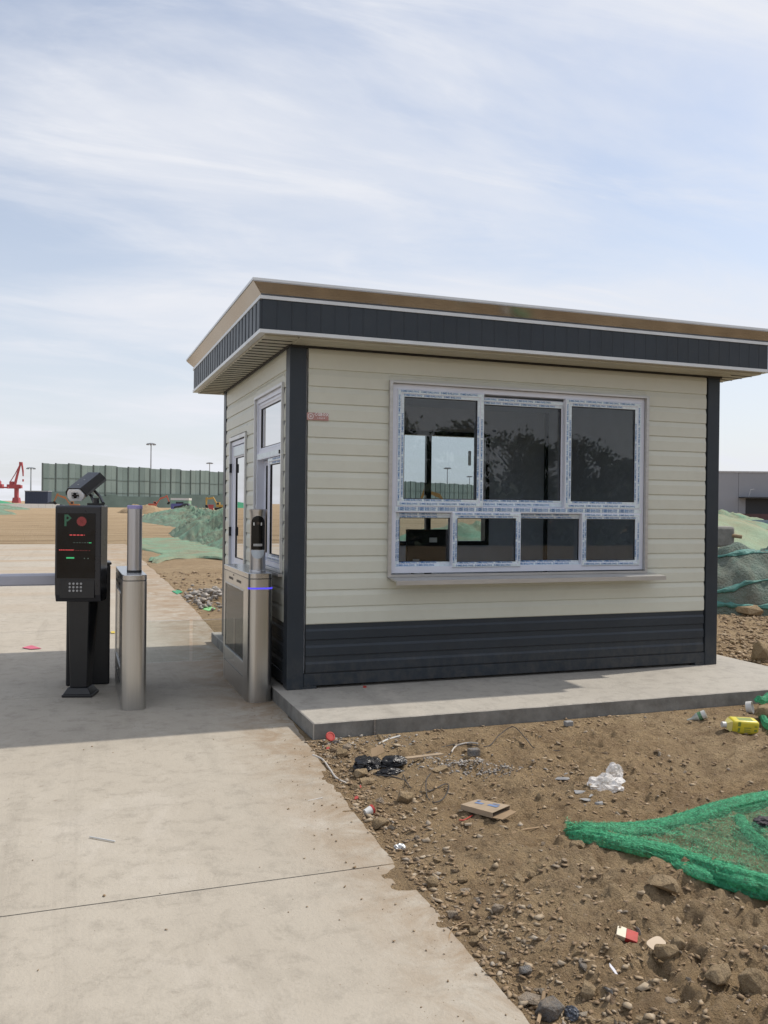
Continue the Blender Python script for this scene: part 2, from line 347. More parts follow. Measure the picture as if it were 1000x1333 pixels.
def mesh_net(name, col, lo, hi, body=.4):
    m = bpy.data.materials.new(name); m.use_nodes = True; nt = m.node_tree; nt.nodes.clear()
    out = nt.nodes.new('ShaderNodeOutputMaterial'); b = nt.nodes.new('ShaderNodeBsdfPrincipled'); tl = nt.nodes.new('ShaderNodeBsdfTranslucent')
    p = pos(nt); f = nz(nt, 260, 5, .85, mapping(nt, p, (.7, 1.2, 1), (0, 0, .3)))
    c = ramp(nt, nz(nt, 60, 4, .7, p), [(.36, tuple(x*.5 for x in col)), (.52, col), (.66, tuple(min(1, x*1.55+.02) for x in col))])
    nt.links.new(c, b.inputs['Base Color']); b.inputs['Roughness'].default_value = .6; nt.links.new(c, tl.inputs[0])
    bump(nt, b, nz(nt, 120, 4, .7, mapping(nt, p, (.5, 1.4, 1), (0, 0, .3))), .9, .01)
    m1 = nt.nodes.new('ShaderNodeMixShader'); m1.inputs[0].default_value = .35; nt.links.new(b.outputs[0], m1.inputs[1]); nt.links.new(tl.outputs[0], m1.inputs[2])
    tr = nt.nodes.new('ShaderNodeBsdfTransparent'); mx = nt.nodes.new('ShaderNodeMixShader')
    mr = nt.nodes.new('ShaderNodeMapRange'); mr.inputs['From Min'].default_value = lo; mr.inputs['From Max'].default_value = hi; nt.links.new(f, mr.inputs[0])
    nt.links.new(mr.outputs[0], mx.inputs[0]); nt.links.new(tr.outputs[0], mx.inputs[1]); nt.links.new(m1.outputs[0], mx.inputs[2]); nt.links.new(mx.outputs[0], out.inputs[0]); return m
m_netroll = mesh_net('near_net_roll', (.07, .46, .235), .36, .54)
m_netsheet = mesh_net('near_net_sheet', (.115, .42, .24), .44, .64)
m_nettealband = M('teal_net_fold', (.06, .19, .165), .7, var=.3, scale=8, bmp=.6, bscale=20, bdist=.03)

# ------------------------------------------------------------------ ground
def hsh(ix, iy, s):
    n = (ix.astype(np.int64)*374761393 + iy.astype(np.int64)*668265263 + s*974634777) & 0x7fffffff
    n = ((n ^ (n >> 13))*1274126177) & 0x7fffffff; n = n ^ (n >> 16)
    return (n & 0xffff)/65535.0
def vn(x, y, s=0):
    x = np.asarray(x, float); y = np.asarray(y, float)
    ix = np.floor(x); iy = np.floor(y); fx = x-ix; fy = y-iy; fx = fx*fx*(3-2*fx); fy = fy*fy*(3-2*fy)
    a = hsh(ix, iy, s); b = hsh(ix+1, iy, s); c = hsh(ix, iy+1, s); d = hsh(ix+1, iy+1, s)
    return (a*(1-fx)+b*fx)*(1-fy)+(c*(1-fx)+d*fx)*fy-.5
def ss(a, b, x): t = np.clip((np.asarray(x, float)-a)/(b-a), 0, 1); return t*t*(3-2*t)
EY = [-14, -4.29, -3.13, -2.35, -1.44, -.99, .13, 3.2, 6.7, 9.2, 18, 30]
EX = [-.36, -.312, -.28, -.25, -.17, -.14, -.06, .03, .15, .2, .35, .5]
SLAB = (-.09, -1.06, 4.40, 3.25); TS = .105; ROAD_END = 29.0; ROAD_L = -7.0
def edge(y): return np.interp(y, EY, EX)
def gh(x, y):
    x = np.asarray(x, float); y = np.asarray(y, float)
    d = np.maximum.reduce([x-edge(y), ROAD_L-x, y-ROAD_END])
    near = ss(16, 3, np.hypot(x-1.5, y+2.5))
    z = .05*vn(x*.55, y*.55, 1)+.035*vn(x*1.6, y*1.6, 2)+near*(1+.55*ss(-2.9, -3.9, y))*(.050*vn(x*3.3, y*3.3, 6)+.036*vn(x*7+1.5*vn(x*4, y*4, 9), y*7, 3)+.030*vn(x*15+2*vn(x*9, y*9, 8), y*15, 4)+.026*vn(x*31, y*31, 5)+.022*np.abs(vn(x*47, y*47, 7)))
    z = z+.05*ss(.8, 3.0, x)*ss(-1.5, -4.0, y)-.01
    z = z*(.25+.75*ss(0, .7, d))-.03*ss(.5, 0, d)+.0
    z = z+.0042*np.maximum(0, y-40)*ss(40, 90, y)
    z = z*1.0-.3*ss(.03, -.03, d)
    sp_ = .05*vn(x*2.2, y*2.2, 51)+.035*vn(x*6, y*6, 52)+.02*vn(x*17, y*17, 53)+.012*vn(x*37, y*37, 54)+.003*np.exp(-((y+3.45)**2)/.16)+.016*np.exp(-((y+1.35)**2)/.05)-.020+.16*d
    z = np.where((d < .03) & (d > -.9) & (y > -6) & (y < 8), np.maximum(z, np.maximum(np.minimum(sp_*.32, .02+.03*d), -.05)), z)
    dx = np.maximum(SLAB[0]-x, x-SLAB[2]); dy = np.maximum(SLAB[1]-y, y-SLAB[3]); ds = np.maximum(dx, dy)
    z = np.where(ds < .0, -.25, np.where((ds < .35) & (d > 0), z*(ds/.35), z))
    return z
def g1(x, y): return float(gh(np.array([x]), np.array([y]))[0])
def axis(segs):
    out = []
    for a, b, n, p in segs:
        t = np.linspace(0, 1, n, endpoint=False); out.append(a+(b-a)*t**p)
    return np.concatenate(out+[np.array([segs[-1][1]])])
def build_ground():
    xs = axis([(-2500, -60, 12, .35), (-60, -8, 40, .7), (-8, -.5, 14, 1), (-.5, 1.9, 190, 1), (1.9, 4.3, 100, 1), (4.3, 14, 120, 1.3), (14, 60, 60, 1.3), (60, 2500, 14, 2.6)])
    ys = axis([(-2500, -40, 8, .35), (-40, -5, 20, .8), (-5, -4.6, 12, 1), (-4.6, -2.4, 185, 1), (-2.4, -.9, 80, 1), (-.9, 3.3, 40, 1), (3.3, 18, 150, 1.1), (18, 90, 120, 1.25), (90, 400, 60, 1.3), (400, 2600, 10, 2.2)])
    X, Y = np.meshgrid(xs, ys); Z = gh(X, Y); nx, ny = len(xs), len(ys)
    co = np.stack([X, Y, Z], -1).reshape(-1, 3)
    i = np.arange(nx*ny).reshape(ny, nx); q = np.stack([i[:-1, :-1], i[:-1, 1:], i[1:, 1:], i[1:, :-1]], -1).reshape(-1, 4)
    me = np_mesh('ground', co, q); me.materials.append(m_soil); me.polygons.foreach_set('use_smooth', np.ones(len(q), bool))
    tag(link('ground', me), kind='structure')
def np_mesh(name, co, faces):
    k = faces.shape[1]; me = bpy.data.meshes.new(name); me.vertices.add(len(co)); me.vertices.foreach_set('co', np.ascontiguousarray(co, np.float32).ravel())
    me.loops.add(faces.size); me.loops.foreach_set('vertex_index', faces.astype(np.int32).ravel())
    me.polygons.add(len(faces)); me.polygons.foreach_set('loop_start', np.arange(0, faces.size, k, dtype=np.int32))
    me.update(calc_edges=True); return me
build_ground()

# ------------------------------------------------------------------ road: concrete slabs with open joints
road = thing('road', None, None, (-2, 0, 0)); tag(road, kind='structure')
joints = [-14, -10.78, -6.93, -3.08, .77, 4.62, 8.47, 12.3, 16.2, 20.0, 24.5, ROAD_END]
for a, b in zip(joints[:-1], joints[1:]):
    ya, yb = a+.004, b-.004; n = max(8, int((yb-ya)/.06)) if a < 5 else 14
    pts = []
    for k in range(n+1):
        y = ya+(yb-ya)*k/n; j = .016*(vn(y*9, 3.3, 8)+.6*vn(y*28, 1.3, 9)) if a < 5 else .06*vn(y*2, 3., 8)
        pts.append((float(edge(y)+j), y))
    mb = MB(); mb.prism([(ROAD_L, ya)]+pts+[(ROAD_L, yb)], -.2, 0.0, lambda u, v, w: (u, v, w))
    mb.build('concrete_slab', m_conc, road)
fill = MB(); fill.box(ROAD_L, -14, -.22, -.4, ROAD_END-.1, -.012); fill.build('joint_filler', M('joint_filler', (.07, .06, .05), .95), road)
# concrete plinth under the booth
pl = thing('concrete_plinth', None, None, (2, 1, 0)); tag(pl, kind='structure')
n = 90; top = []
for k in range(n+1):
    x = SLAB[0]+(SLAB[2]-SLAB[0])*k/n; top.append((x, SLAB[1]+.012*float(vn(x*7, 2.2, 11))+.006*float(vn(x*25, 1, 12))))
mb = MB(); poly = top+[(SLAB[2], SLAB[3]), (SLAB[0], SLAB[3])]
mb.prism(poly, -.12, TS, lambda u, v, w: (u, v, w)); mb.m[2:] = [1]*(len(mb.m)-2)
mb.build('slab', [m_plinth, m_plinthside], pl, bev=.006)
for f_ in (.12,): MB().box(.322, SLAB[1]-.012, -.02, .332, SLAB[1]+.01, TS-.004).build('mortar_drip', m_rockgrey, pl)

# ------------------------------------------------------------------ the guard booth
W, D, HP, ZB = 3.99, 2.98, 2.74, .60
booth = thing('guard_booth', 'cream sided guard booth with charcoal base, corner posts and flat overhanging roof', 'guard booth', (0, 0, TS))
ROW = (2.56-ZB)/15
_bc = {}
def board(name, L, h, mat, prof, parent, origin, ang):
    key = (name, round(L, 3), round(h, 4))
    if key not in _bc:
        mb = MB(); mb.prism([(v, w*h) for v, w in prof], 0, L, lambda u, v, w: (w, u, v)); _bc[key] = mb.mesh(name, mat)
    o = link(name, _bc[key], parent, origin, (0, 0, ang)); o.matrix_parent_inverse = world_of(parent).inverted(); return o
PROF = [(0.03, 0), (-.003, 0), (-.003, .035), (-.0135, .05), (-.0145, .68), (-.006, .97), (-.006, 1.0), (0.03, 1.0)]
PROFB = [(0.03, 0), (-.002, 0), (-.002, .05), (-.014, .09), (-.014, .58), (-.005, .72), (-.005, 1.0), (0.03, 1.0)]
front_open = (.79, 3.215, .945, 2.505)
left_open = [(.185, 1.27, .99, 2.475), (1.70, 2.58, .13, 2.215)]
def side_rows(origin, ang, L, openings, s0=.13, s1=.13):
    rows = [(ZB+ROW*i, ROW) for i in range(15)]+[(2.56, HP-2.56)]
    for z, h in rows:
        spans = [(s0, L-s1)]
        for a, b, z0, z1 in openings:
            if z+h > z0 and z < z1:
                for lo_z, hi_z in ((z, z0), (z1, z+h)):
                    if lo_z >= z-1e-6 and hi_z <= z+h+1e-6 and hi_z-lo_z > .006:
                        o = origin+Vector((math.cos(ang), math.sin(ang), 0))*a; board('siding_board', b-a, hi_z-lo_z, m_siding, PROF, booth, (o.x, o.y, lo_z), ang)
                ns = []
                for s in spans:
                    if b <= s[0] or a >= s[1]: ns.append(s); continue
                    if a-s[0] > .02: ns.append((s[0], a))
                    if s[1]-b > .02: ns.append((b, s[1]))
                spans = ns
        for a, b in spans:
            o = origin+Vector((math.cos(ang), math.sin(ang), 0))*a; board('siding_board', b-a, h, m_siding, PROF, booth, (o.x, o.y, z), ang)
    hb = (ZB-.22)/3+.0
    for i in range(3):
        spans = [(s0, L-s1)]
        for a, b, z0, z1 in openings:
            if z0 < .5: spans = [s for s in ((s0, a), (b, L-s1)) if s[1]-s[0] > .05]
        for a, b in spans:
            o = origin+Vector((math.cos(ang), math.sin(ang), 0))*a; board('base_board', b-a, hb, m_dark, PROFB, booth, (o.x, o.y, .22+hb*i), ang)
side_rows(Vector((0, 0, 0)), 0, W, [front_open])
lo_left = [(D-b, D-a, z0, z1) for a, b, z0, z1 in left_open]
side_rows(Vector((0, D, 0)), -math.pi/2, D, lo_left)
side_rows(Vector((W, 0, 0)), math.pi/2, D, [])
back_open = (1.85, 3.12, 1.08, 2.40)
side_rows(Vector((W, D, 0)), math.pi, W, [(W-back_open[1], W-back_open[0], back_open[2], back_open[3])])
# wall cores (inner panels) with openings
def core(axis_, c0, c1, a0, a1, openings, z0=.2, z1=HP-.02):
    mb = MB(); xs = sorted({a0, a1, *[v for o in openings for v in o[:2]]})
    for s, e in zip(xs[:-1], xs[1:]):
        zs = [(z0, z1)]
        for o in openings:
            if o[0] < (s+e)/2 < o[1]: zs = [z for z in ((z0, o[2]), (o[3], z1)) if z[1]-z[0] > .02]
        for a, b in zs:
            mb.box(*((s, c0, a, e, c1, b) if axis_ == 'x' else (c0, s, a, c1, e, b)))
    mb.build('inner_wall', m_inner, booth)
core('x', .032, .075, .032, W-.032, [front_open]); core('x', D-.075, D-.032, .032, W-.032, [back_open])
core('y', .034, .076, .0751, D-.0751, left_open); core('y', W-.076, W-.034, .0751, D-.0751, [])
MB().box(.05, .05, TS+.03, W-.05, D-.05, .198).build('floor_deck', m_inner, booth)
MB().box(.077, .077, HP-.06, W-.077, D-.077, HP-.021).build('inner_ceiling', m_inner, booth)
# corner posts
for x0, y0 in ((-.018, -.018), (W-.112, -.018), (-.018, D-.112), (W-.112, D-.112)):
    w = .13 if x0 < 0 else .13
    MB().box(x0, y0, TS, x0+w, y0+.13, HP).build('corner_post', m_dark, booth, bev=.004)
for x in (.113, W-.22): MB().box(x, -.012, TS, x+.105, .06, .128).build('foot_plate', m_dark, booth)
MB().box(.113, -.013, .128, W-.113, .05, .219).build('base_beam', m_dark, booth, bev=.003)
MB().box(-.013, .113, .128, .05, D-.113, .219).build('base_beam', m_dark, booth, bev=.003)
MB().box(W-.05, .113, .128, W+.013, D-.113, .219).build('base_beam', m_dark, booth, bev=.003)
MB().box(.113, D-.05, .128, W-.113, D+.013, .219).build('base_beam', m_dark, booth, bev=.003)
# eaves gap strip, soffit boards
OV = .295; ZF0, ZF1 = 2.752, 3.0; LO = .375; ZL = 3.10
MB().box(-.03, -.030, HP-.022, W+.03, -.020, HP+.004).build('eave_gap_strip', m_rubber, booth)
MB().box(-.030, -.0199, HP-.022, -.020, D, HP+.004).build('eave_gap_strip', m_rubber, booth)
def soff(name, x0, y0, x1, y1): MB().box(x0, y0, HP-.004, x1, y1, HP+.022).build(name, m_soffit, booth, bev=.004)
npl = 28; step = (D+2*OV-.06)/npl
for i in range(npl):
    y0 = -OV+.03+step*i; soff('soffit_board', -OV+.03, y0+.008, -.012, y0+step-.008); soff('soffit_board', W+.012, y0+.008, W+OV-.03, y0+step-.008)
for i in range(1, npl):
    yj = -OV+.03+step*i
    for xa, xb2 in ((-OV+.031, -.031), (W+.031, W+OV-.031)): MB().box(xa, yj-.003, HP-.008, xb2, yj+.003, HP-.003).build('soffit_shade_line', m_rubber, booth)  # dark strips under the joints stand in for the shade of the grooves
for i in range(3):
    s = (OV-.045)/3; soff('soffit_board', -.008, -OV+.03+s*i+.003, W+.008, -OV+.03+s*(i+1)-.003); soff('soffit_board', -.008, D+.015+s*i+.003, W+.008, D+.015+s*(i+1)-.003)
MB().box(-OV+.02, -OV+.02, HP+.024, W+OV-.02, D+OV-.02, ZF1+.02).build('roof_deck', m_black, booth)  # coloured black to put shade into the gaps between the soffit boards
# ribbed fascia panels
def fpanel(L, ribs):
    pr = [(0.006, 0), (0.0, .0), (-.002, .03), (-.014, .10), (-.014, .62), (-.003, .72), (-.003, .97), (0.0, 1.0), (0.006, 1.0)]
    pr = [(.006, 0), (-.004, 0), (-.004, .10), (-.015, .16), (-.015, .84), (-.004, .90), (-.004, 1.0), (.006, 1.0)] if ribs else [(.006, 0), (-.0085, 0), (-.0085, .035), (-.012, .075), (-.0112, .95), (-.0085, .975), (-.0085, 1.0), (.006, 1.0)]
    mb = MB(); mb.prism([(u, v*L) for u, v in pr], ZF0+.025, ZF1-.005, lambda u, v, w: (v, u, w)); return mb.mesh('fascia_panel', m_dark)
def fascia(origin, ang, L, pitch, ribs):
    n = round(L/pitch); me = fpanel(L/n, ribs); d = Vector((math.cos(ang), math.sin(ang), 0))
    for i in range(n):
        o = link('fascia_panel', me, booth, origin+d*(L/n*i), (0, 0, ang)); o.matrix_parent_inverse = world_of(booth).inverted()
X0, X1, Y0, Y1 = -OV, W+OV, -OV, D+OV
fascia(Vector((X0, Y0, 0)), 0, X1-X0, .108, False); fascia(Vector((X0, Y1, 0)), -math.pi/2, Y1-Y0, .135, True)
fascia(Vector((X1, Y0, 0)), math.pi/2, Y1-Y0, .135, True); fascia(Vector((X1, Y1, 0)), math.pi, X1-X0, .108, False)
def ring(name, o, i, z0, z1, mat):
    a0, b0, a1, b1 = X0-o, Y0-o, X1+o, Y1+o; c0, d0, c1, d1 = X0+i, Y0+i, X1-i, Y1-i
    q = [((a0, b0), (a1, b0), (c1, d0), (c0, d0)), ((a1, b0), (a1, b1), (c1, d1), (c1, d0)), ((a1, b1), (a0, b1), (c0, d1), (c1, d1)), ((a0, b1), (a0, b0), (c0, d0), (c0, d1))]
    for p in q: MB().prism(list(p), z0, z1, lambda u, v, w: (u, v, w)).build(name, mat, booth)
ring('lower_trim', .020, .032, ZF0, ZF0+.026, m_trim); ring('upper_trim', .020, .012, ZF1-.005, ZF1+.020, m_trim)
# flared mirror flashing and its cap
lo, zc0 = LO-OV, ZF1+.020
def flare(p0, p1, q0, q1):
    mb = MB(); th = Vector((0, 0, .004)); a, b, c, d = Vector((*p0, zc0)), Vector((*p1, zc0)), Vector((*q1, ZL)), Vector((*q0, ZL))
    mb.hexa([a, b, c, d], [a+th*4, b+th*4, c+th, d+th]); mb.build('roof_flashing', m_mirror, booth)
e = .004; ci = [(X0-e, Y0-e), (X1+e, Y0-e), (X1+e, Y1+e), (X0-e, Y1+e)]; co_ = [(X0-lo, Y0-lo), (X1+lo, Y0-lo), (X1+lo, Y1+lo), (X0-lo, Y1+lo)]
for k in range(4): flare(ci[k], ci[(k+1) % 4], co_[k], co_[(k+1) % 4])
ring('cap_trim', lo+.006, -lo+.02, ZL+.005, ZL+.024, m_trim)
MB().box(X0-lo+.03, Y0-lo+.03, ZL-.01, X1+lo-.03, Y1+lo-.03, ZL+.006).build('roof_sheet', m_trim, booth)

# ------------------------------------------------------------------ windows
def text_tris(txt, size):
    c = bpy.data.curves.new('t', 'FONT'); c.body = txt; c.size = size; c.offset = size*.022; c.resolution_u = 1; c.align_x = 'LEFT'; c.align_y = 'BOTTOM'
    o = bpy.data.objects.new('t', c); COL.objects.link(o); dg = bpy.context.evaluated_depsgraph_get(); me = o.evaluated_get(dg).to_mesh()
    v = [tuple(p.co[:2]) for p in me.vertices]; f = [tuple(p.vertices) for p in me.polygons]
    o.evaluated_get(dg).to_mesh_clear(); bpy.data.objects.remove(o); bpy.data.curves.remove(c); return v, f
WORD = text_tris('DIMEI BAILONG', .0215); WL = max(v[0] for v in WORD[0])
def text_part(txt, size, fn, name, mat, parent, bold=0, **k):
    v, f = text_tris(txt, size); mb = MB(); mb.add([fn(*p) for p in v], f); return mb.build(name, mat, parent)
def prints(mb, a0, a1, c, vert, rnd):
    """rows of printed words between a0 and a1 along the member, centred on c; vert: runs upwards"""
    s = a0+.012+rnd*.02
    while s+WL < a1-.008:
        for w in (0,):
            vs_ = [((s+x, c-.0085+y) if not vert else (c+.0085-y, s+x)) for x, y in WORD[0]]; mb.append((vs_, WORD[1]))
        s += WL+.020
def sash(win, x0, x1, z0, z1, y, to, fw=.060, film=True, pane_y=.018, top=None, nm='sash', sides=(1, 1, 1, 1)):
    """a sash in the (a,z) plane; to(a, depth, z) -> world, depth grows inwards"""
    mb = MB(); f = fw; w2 = f*.55
    outer = [(x0, z0), (x1, z0), (x1, z1), (x0, z1)]; mid = [(x0+w2, z0+w2), (x1-w2, z0+w2), (x1-w2, z1-w2), (x0+w2, z1-w2)]; inn = [(x0+f, z0+f), (x1-f, z0+f), (x1-f, z1-f), (x0+f, z1-f)]
    L0 = [to(a, y+.006, z) for a, z in outer]; L1 = [to(a, y, z) for a, z in [(x0+.006, z0+.006), (x1-.006, z0+.006), (x1-.006, z1-.006), (x0+.006, z1-.006)]]
    L2 = [to(a, y, z) for a, z in mid]; L3 = [to(a, y+.006, z) for a, z in [(p+(.006 if p < (x0+x1)/2 else -.006), q+(.006 if q < (z0+z1)/2 else -.006)) for p, q in mid]]
    L4 = [to(a, y+.009, z) for a, z in inn]; L5 = [to(a, y+.045, z) for a, z in inn]; L6 = [to(a, y+.045, z) for a, z in outer]
    vs_ = L0+L1+L2+L3+L4+L5+L6; fs = []
    for k in range(6):
        for i in range(4): fs.append((k*4+i, k*4+(i+1) % 4, k*4+4+(i+1) % 4, k*4+4+i))
    for i in range(4): fs.append((24+i, 24+(i+1) % 4, (i+1) % 4, i))
    mb.add(vs_, fs); s = mb.build(nm, m_pvc, win)
    g = MB(); i0, i1, j0, j1 = x0+f-.002, x1-f+.002, z0+f-.002, z1-f+.002
    g.add([to(i0, y+pane_y, j0), to(i1, y+pane_y, j0), to(i1, y+pane_y, j1), to(i0, y+pane_y, j1), to(i0, y+pane_y+.005, j0), to(i1, y+pane_y+.005, j0), to(i1, y+pane_y+.005, j1), to(i0, y+pane_y+.005, j1)], [(0,1,2,3),(4,5,6,7),(0,1,5,4),(1,2,6,5),(2,3,7,6),(3,0,4,7)])
    pn = g.build('pane', m_glass, win)
    gk = MB()
    for a, b, c, d in ((x0+f, x1-f, z1-f-.006, z1-f), (x0+f, x1-f, z0+f, z0+f+.006), (x0+f, x0+f+.006, z0+f+.006, z1-f-.006), (x1-f-.006, x1-f, z0+f+.006, z1-f-.006)):
        p = [to(q, y+dy, r) for dy in (.0095, .0175) for q, r in ((a, c), (b, c), (b, d), (a, d))]; gk.add(p, [(0,1,2,3),(4,5,6,7),(0,1,5,4),(1,2,6,5),(2,3,7,6),(3,0,4,7)])
    gk.build('gasket', m_rubber, win)
    if film:
        fm = MB(); pr = []
        bands = [(x0+.007, x1-.007, z1-w2+.001, z1-.007, 0, y-.0012), (x0+.007, x1-.007, z0+.007, z0+w2-.001, 0, y-.0012), (x0+.007, x0+w2-.001, z0+w2, z1-w2, 1, y-.0012), (x1-w2+.001, x1-.007, z0+w2, z1-w2, 1, y-.0012),
                 (x0+f-.015, x1-f+.015, z1-f+.0008, z1-w2-.0065, 0, y+.0045), (x0+f-.015, x1-f+.015, z0+w2+.0065, z0+f-.0008, 0, y+.0045), (x0+w2+.0065, x0+f-.0008, z0+f, z1-f, 1, y+.0045), (x1-f+.0008, x1-w2-.0065, z0+f, z1-f, 1, y+.0045)]
        tx = MB()
        for k, (a, b, c, d, v, yy) in enumerate(bands):
            if not sides[k % 4]: continue
            p = [to(q, yy+dy, r) for dy in (0, .001) for q, r in ((a, c), (b, c), (b, d), (a, d))]; fm.add(p, [(0,1,2,3),(4,5,6,7),(0,1,5,4),(1,2,6,5),(2,3,7,6),(3,0,4,7)])
            lst = []; rr = random.random()
            if v: prints(lst, c, d, (a+b)/2, True, rr)
            else: prints(lst, a, b, (c+d)/2, False, rr)
            for pv, pf in lst: tx.add([to(q[0], yy-.0008, q[1]) for q in pv], pf)
        tag(fm.build('protective_film', m_film, win), kind='stuff')
        if tx.v: tag(tx.build('film_print', m_print, win), kind='stuff')
    return s
def frame(win, x0, x1, z0, z1, y0, y1, w, to, mat, name='outer_frame', wt=None, wb=None):
    wt = wt or w; wb = wb or w
    for a, b, c, d in ((x0, x1, z1-wt, z1), (x0, x1, z0, z0+wb), (x0, x0+w, z0+wb, z1-wt), (x1-w, x1, z0+wb, z1-wt)):
        p = [to(q, y, r) for y in (y0, y1) for q, r in ((a, c), (b, c), (b, d), (a, d))]
        MB().add(p, [(0,3,2,1)[::-1],(4,7,6,5)[::-1],(0,1,5,4),(1,2,6,5),(2,3,7,6),(3,0,4,7)]).build(name, mat, win)
def part_anchor(name, parent):   # a part that holds sub-parts: an empty-free anchor mesh is built by the caller
    pass
tF = lambda a, d, z: (a, d, z)
# front window: the mullion bar is the part's own mesh, sashes and panes are its sub-parts
mb = MB(); mb.box(.845, -.012, 1.470, 3.175, .07, 1.522)
win = mb.build('window', m_pvc, booth, bev=.003)
frame(win, .815, 3.195, .985, 2.492, -.008, .074, .042, tF, m_pvc, 'window_frame', wt=.040, wb=.05)
frame(win, .785, 3.222, .955, 2.512, -.042, -.0125, .026, tF, m_sill, 'steel_jamb', wt=.018, wb=.02)
U0, U1 = 1.517, 2.452
sash(win, 1.575, 2.440, U0+.004, U1-.02, .030, tF, sides=(1, 1, 0, 0))
sash(win, .857, 1.622, U0, U1, -.018, tF); sash(win, 2.392, 3.156, U0, U1, -.018, tF)
l0, l1 = 1.022, 1.478
xb = [.862, 1.345, 1.975, 2.565, 3.155]
sash(win, xb[0], xb[1]+.045, l0+.006, l1-.008, .030, tF, .042, sides=(1, 1, 1, 0)); sash(win, xb[1], xb[2], l0, l1-.004, -.018, tF, .046)
sash(win, xb[2]-.03, xb[3]+.045, l0+.006, l1-.008, .030, tF, .042, sides=(1, 1, 1, 0)); sash(win, xb[3], xb[4], l0, l1-.004, -.018, tF, .046)
fm = MB(); fm.box(.85, -.0135, 1.481, 3.17, -.0122, 1.512); fm.build('protective_film', m_film, win)
tx = MB()
for zz in (1.489, 1.503):
    lst = []; prints(lst, .85, 3.17, zz, False, zz*7 % 1)
    for pv, pf in lst: tx.add([(q[0], -.0145, q[1]) for q in pv], pf)
tag(tx.build('film_print', m_print, win), kind='stuff')
MB().box(1.50, .012, 1.86, 1.522, .03, 1.98).build('latch', m_whiteplastic, win, bev=.004)
# sill tray
mb = MB(); mb.prism([(-.012, .956), (-.20, .940), (-.20, .905), (-.185, .905), (-.185, .928), (-.012, .944)], .80, 3.30, lambda u, v, w: (w, u, v)); mb.build('window_sill', m_sill, booth)
# left wall window (transom above, sliding sash below)
tL = lambda a, d, z: (d, a, z)
mb = MB(); mb.add([tL(a, d, z) for d in (-.014, .06) for a, z in ((.225, 1.915), (1.225, 1.915), (1.225, 1.972), (.225, 1.972))], [(3,2,1,0),(4,5,6,7),(0,1,5,4),(1,2,6,5),(2,3,7,6),(3,0,4,7)])
wl = mb.build('window', m_pvc, booth)
frame(wl, .21, 1.25, 1.01, 2.455, -.012, .072, .04, tL, m_pvc, 'window_frame')
frame(wl, .188, 1.272, .985, 2.478, -.034, -.0145, .022, tL, m_trim, 'jamb_trim')
sash(wl, .248, 1.212, 1.968, 2.417, .0, tL, .05, film=False)
sash(wl, .255, .80, 1.05, 1.913, -.005, tL, .055, sides=(1, 1, 0, 0)); sash(wl, .765, 1.212, 1.052, 1.912, .05, tL, .045, film=False)
MB().box(-.0155, .24, 1.922, -.0142, 1.21, 1.965).build('protective_film', m_film, wl)
MB().box(-.028, .27, 1.925, -.0156, .30, 1.955).build('latch', m_rubber, wl)
MB().box(-.05, .17, .958, -.0145, 1.28, .98).build('window_sill', m_sill, wl)
# door in the left wall
mb = MB(); mb.box(-.006, 1.78, .19, .04, 2.50, .86); dr = mb.build('door', m_pvc, booth)
frame(dr, 1.745, 2.535, .14, 2.16, -.010, .06, .04, tL, m_pvc, 'door_frame'); frame(dr, 1.705, 2.575, .135, 2.205, -.03, -.011, .035, tL, m_trim, 'jamb_trim', wb=.005)
sash(dr, 1.79, 2.49, .862, 2.115, -.004, tL, .12, film=False, nm='door_rail')
MB().box(-.0075, 1.86, 2.01, -.0062, 2.42, 2.10).build('protective_film', m_film, dr)
for zz in (.55, 1.2, 1.85): MB().box(-.034, 2.505, zz, -.0105, 2.53, zz+.09).build('hinge', m_rubber, dr)
# black brush mark on the door's lower panel
mb = MB()
for (a, b, c, d, w) in ((1.93, .84, 1.99, .74, .022), (2.05, .80, 1.90, .77, .02), (1.96, .74, 1.90, .66, .022), (2.02, .72, 2.0, .66, .018)):
    mb.prism([(-w/2, 0), (w/2, 0), (w*.3, 1), (-w*.6, 1)], -.0085, -.0065, lambda u, v, q: (q, a+(c-a)*v+u*.8, b+(d-b)*v+u*.5))
mb.build('painted_mark', m_rubber, dr)
# back window seen through the booth
tB = lambda a, d, z: (a, D-d, z)
mb = MB(); mb.box(2.33, D-.065, 1.12, 2.39, D-.010, 2.36); wb_ = mb.build('window', m_housing, booth)
frame(wb_, back_open[0]-.005, back_open[1]+.005, back_open[2]-.005, back_open[3]+.005, -.012, .10, .05, tB, m_housing, 'window_frame')
for a, b in ((1.895, 2.332), (2.388, 3.075)):
    MB().box(a, D-.035, 1.12, b, D-.030, 2.36).build('pane', m_glass, wb_)
MB().box(2.30, D-.085, 1.66, 2.33, D-.066, 1.80).build('latch', m_housing, wb_); MB().box(3.03, D-.118, 1.72, 3.06, D-.101, 1.90).build('latch', m_whiteplastic, wb_)
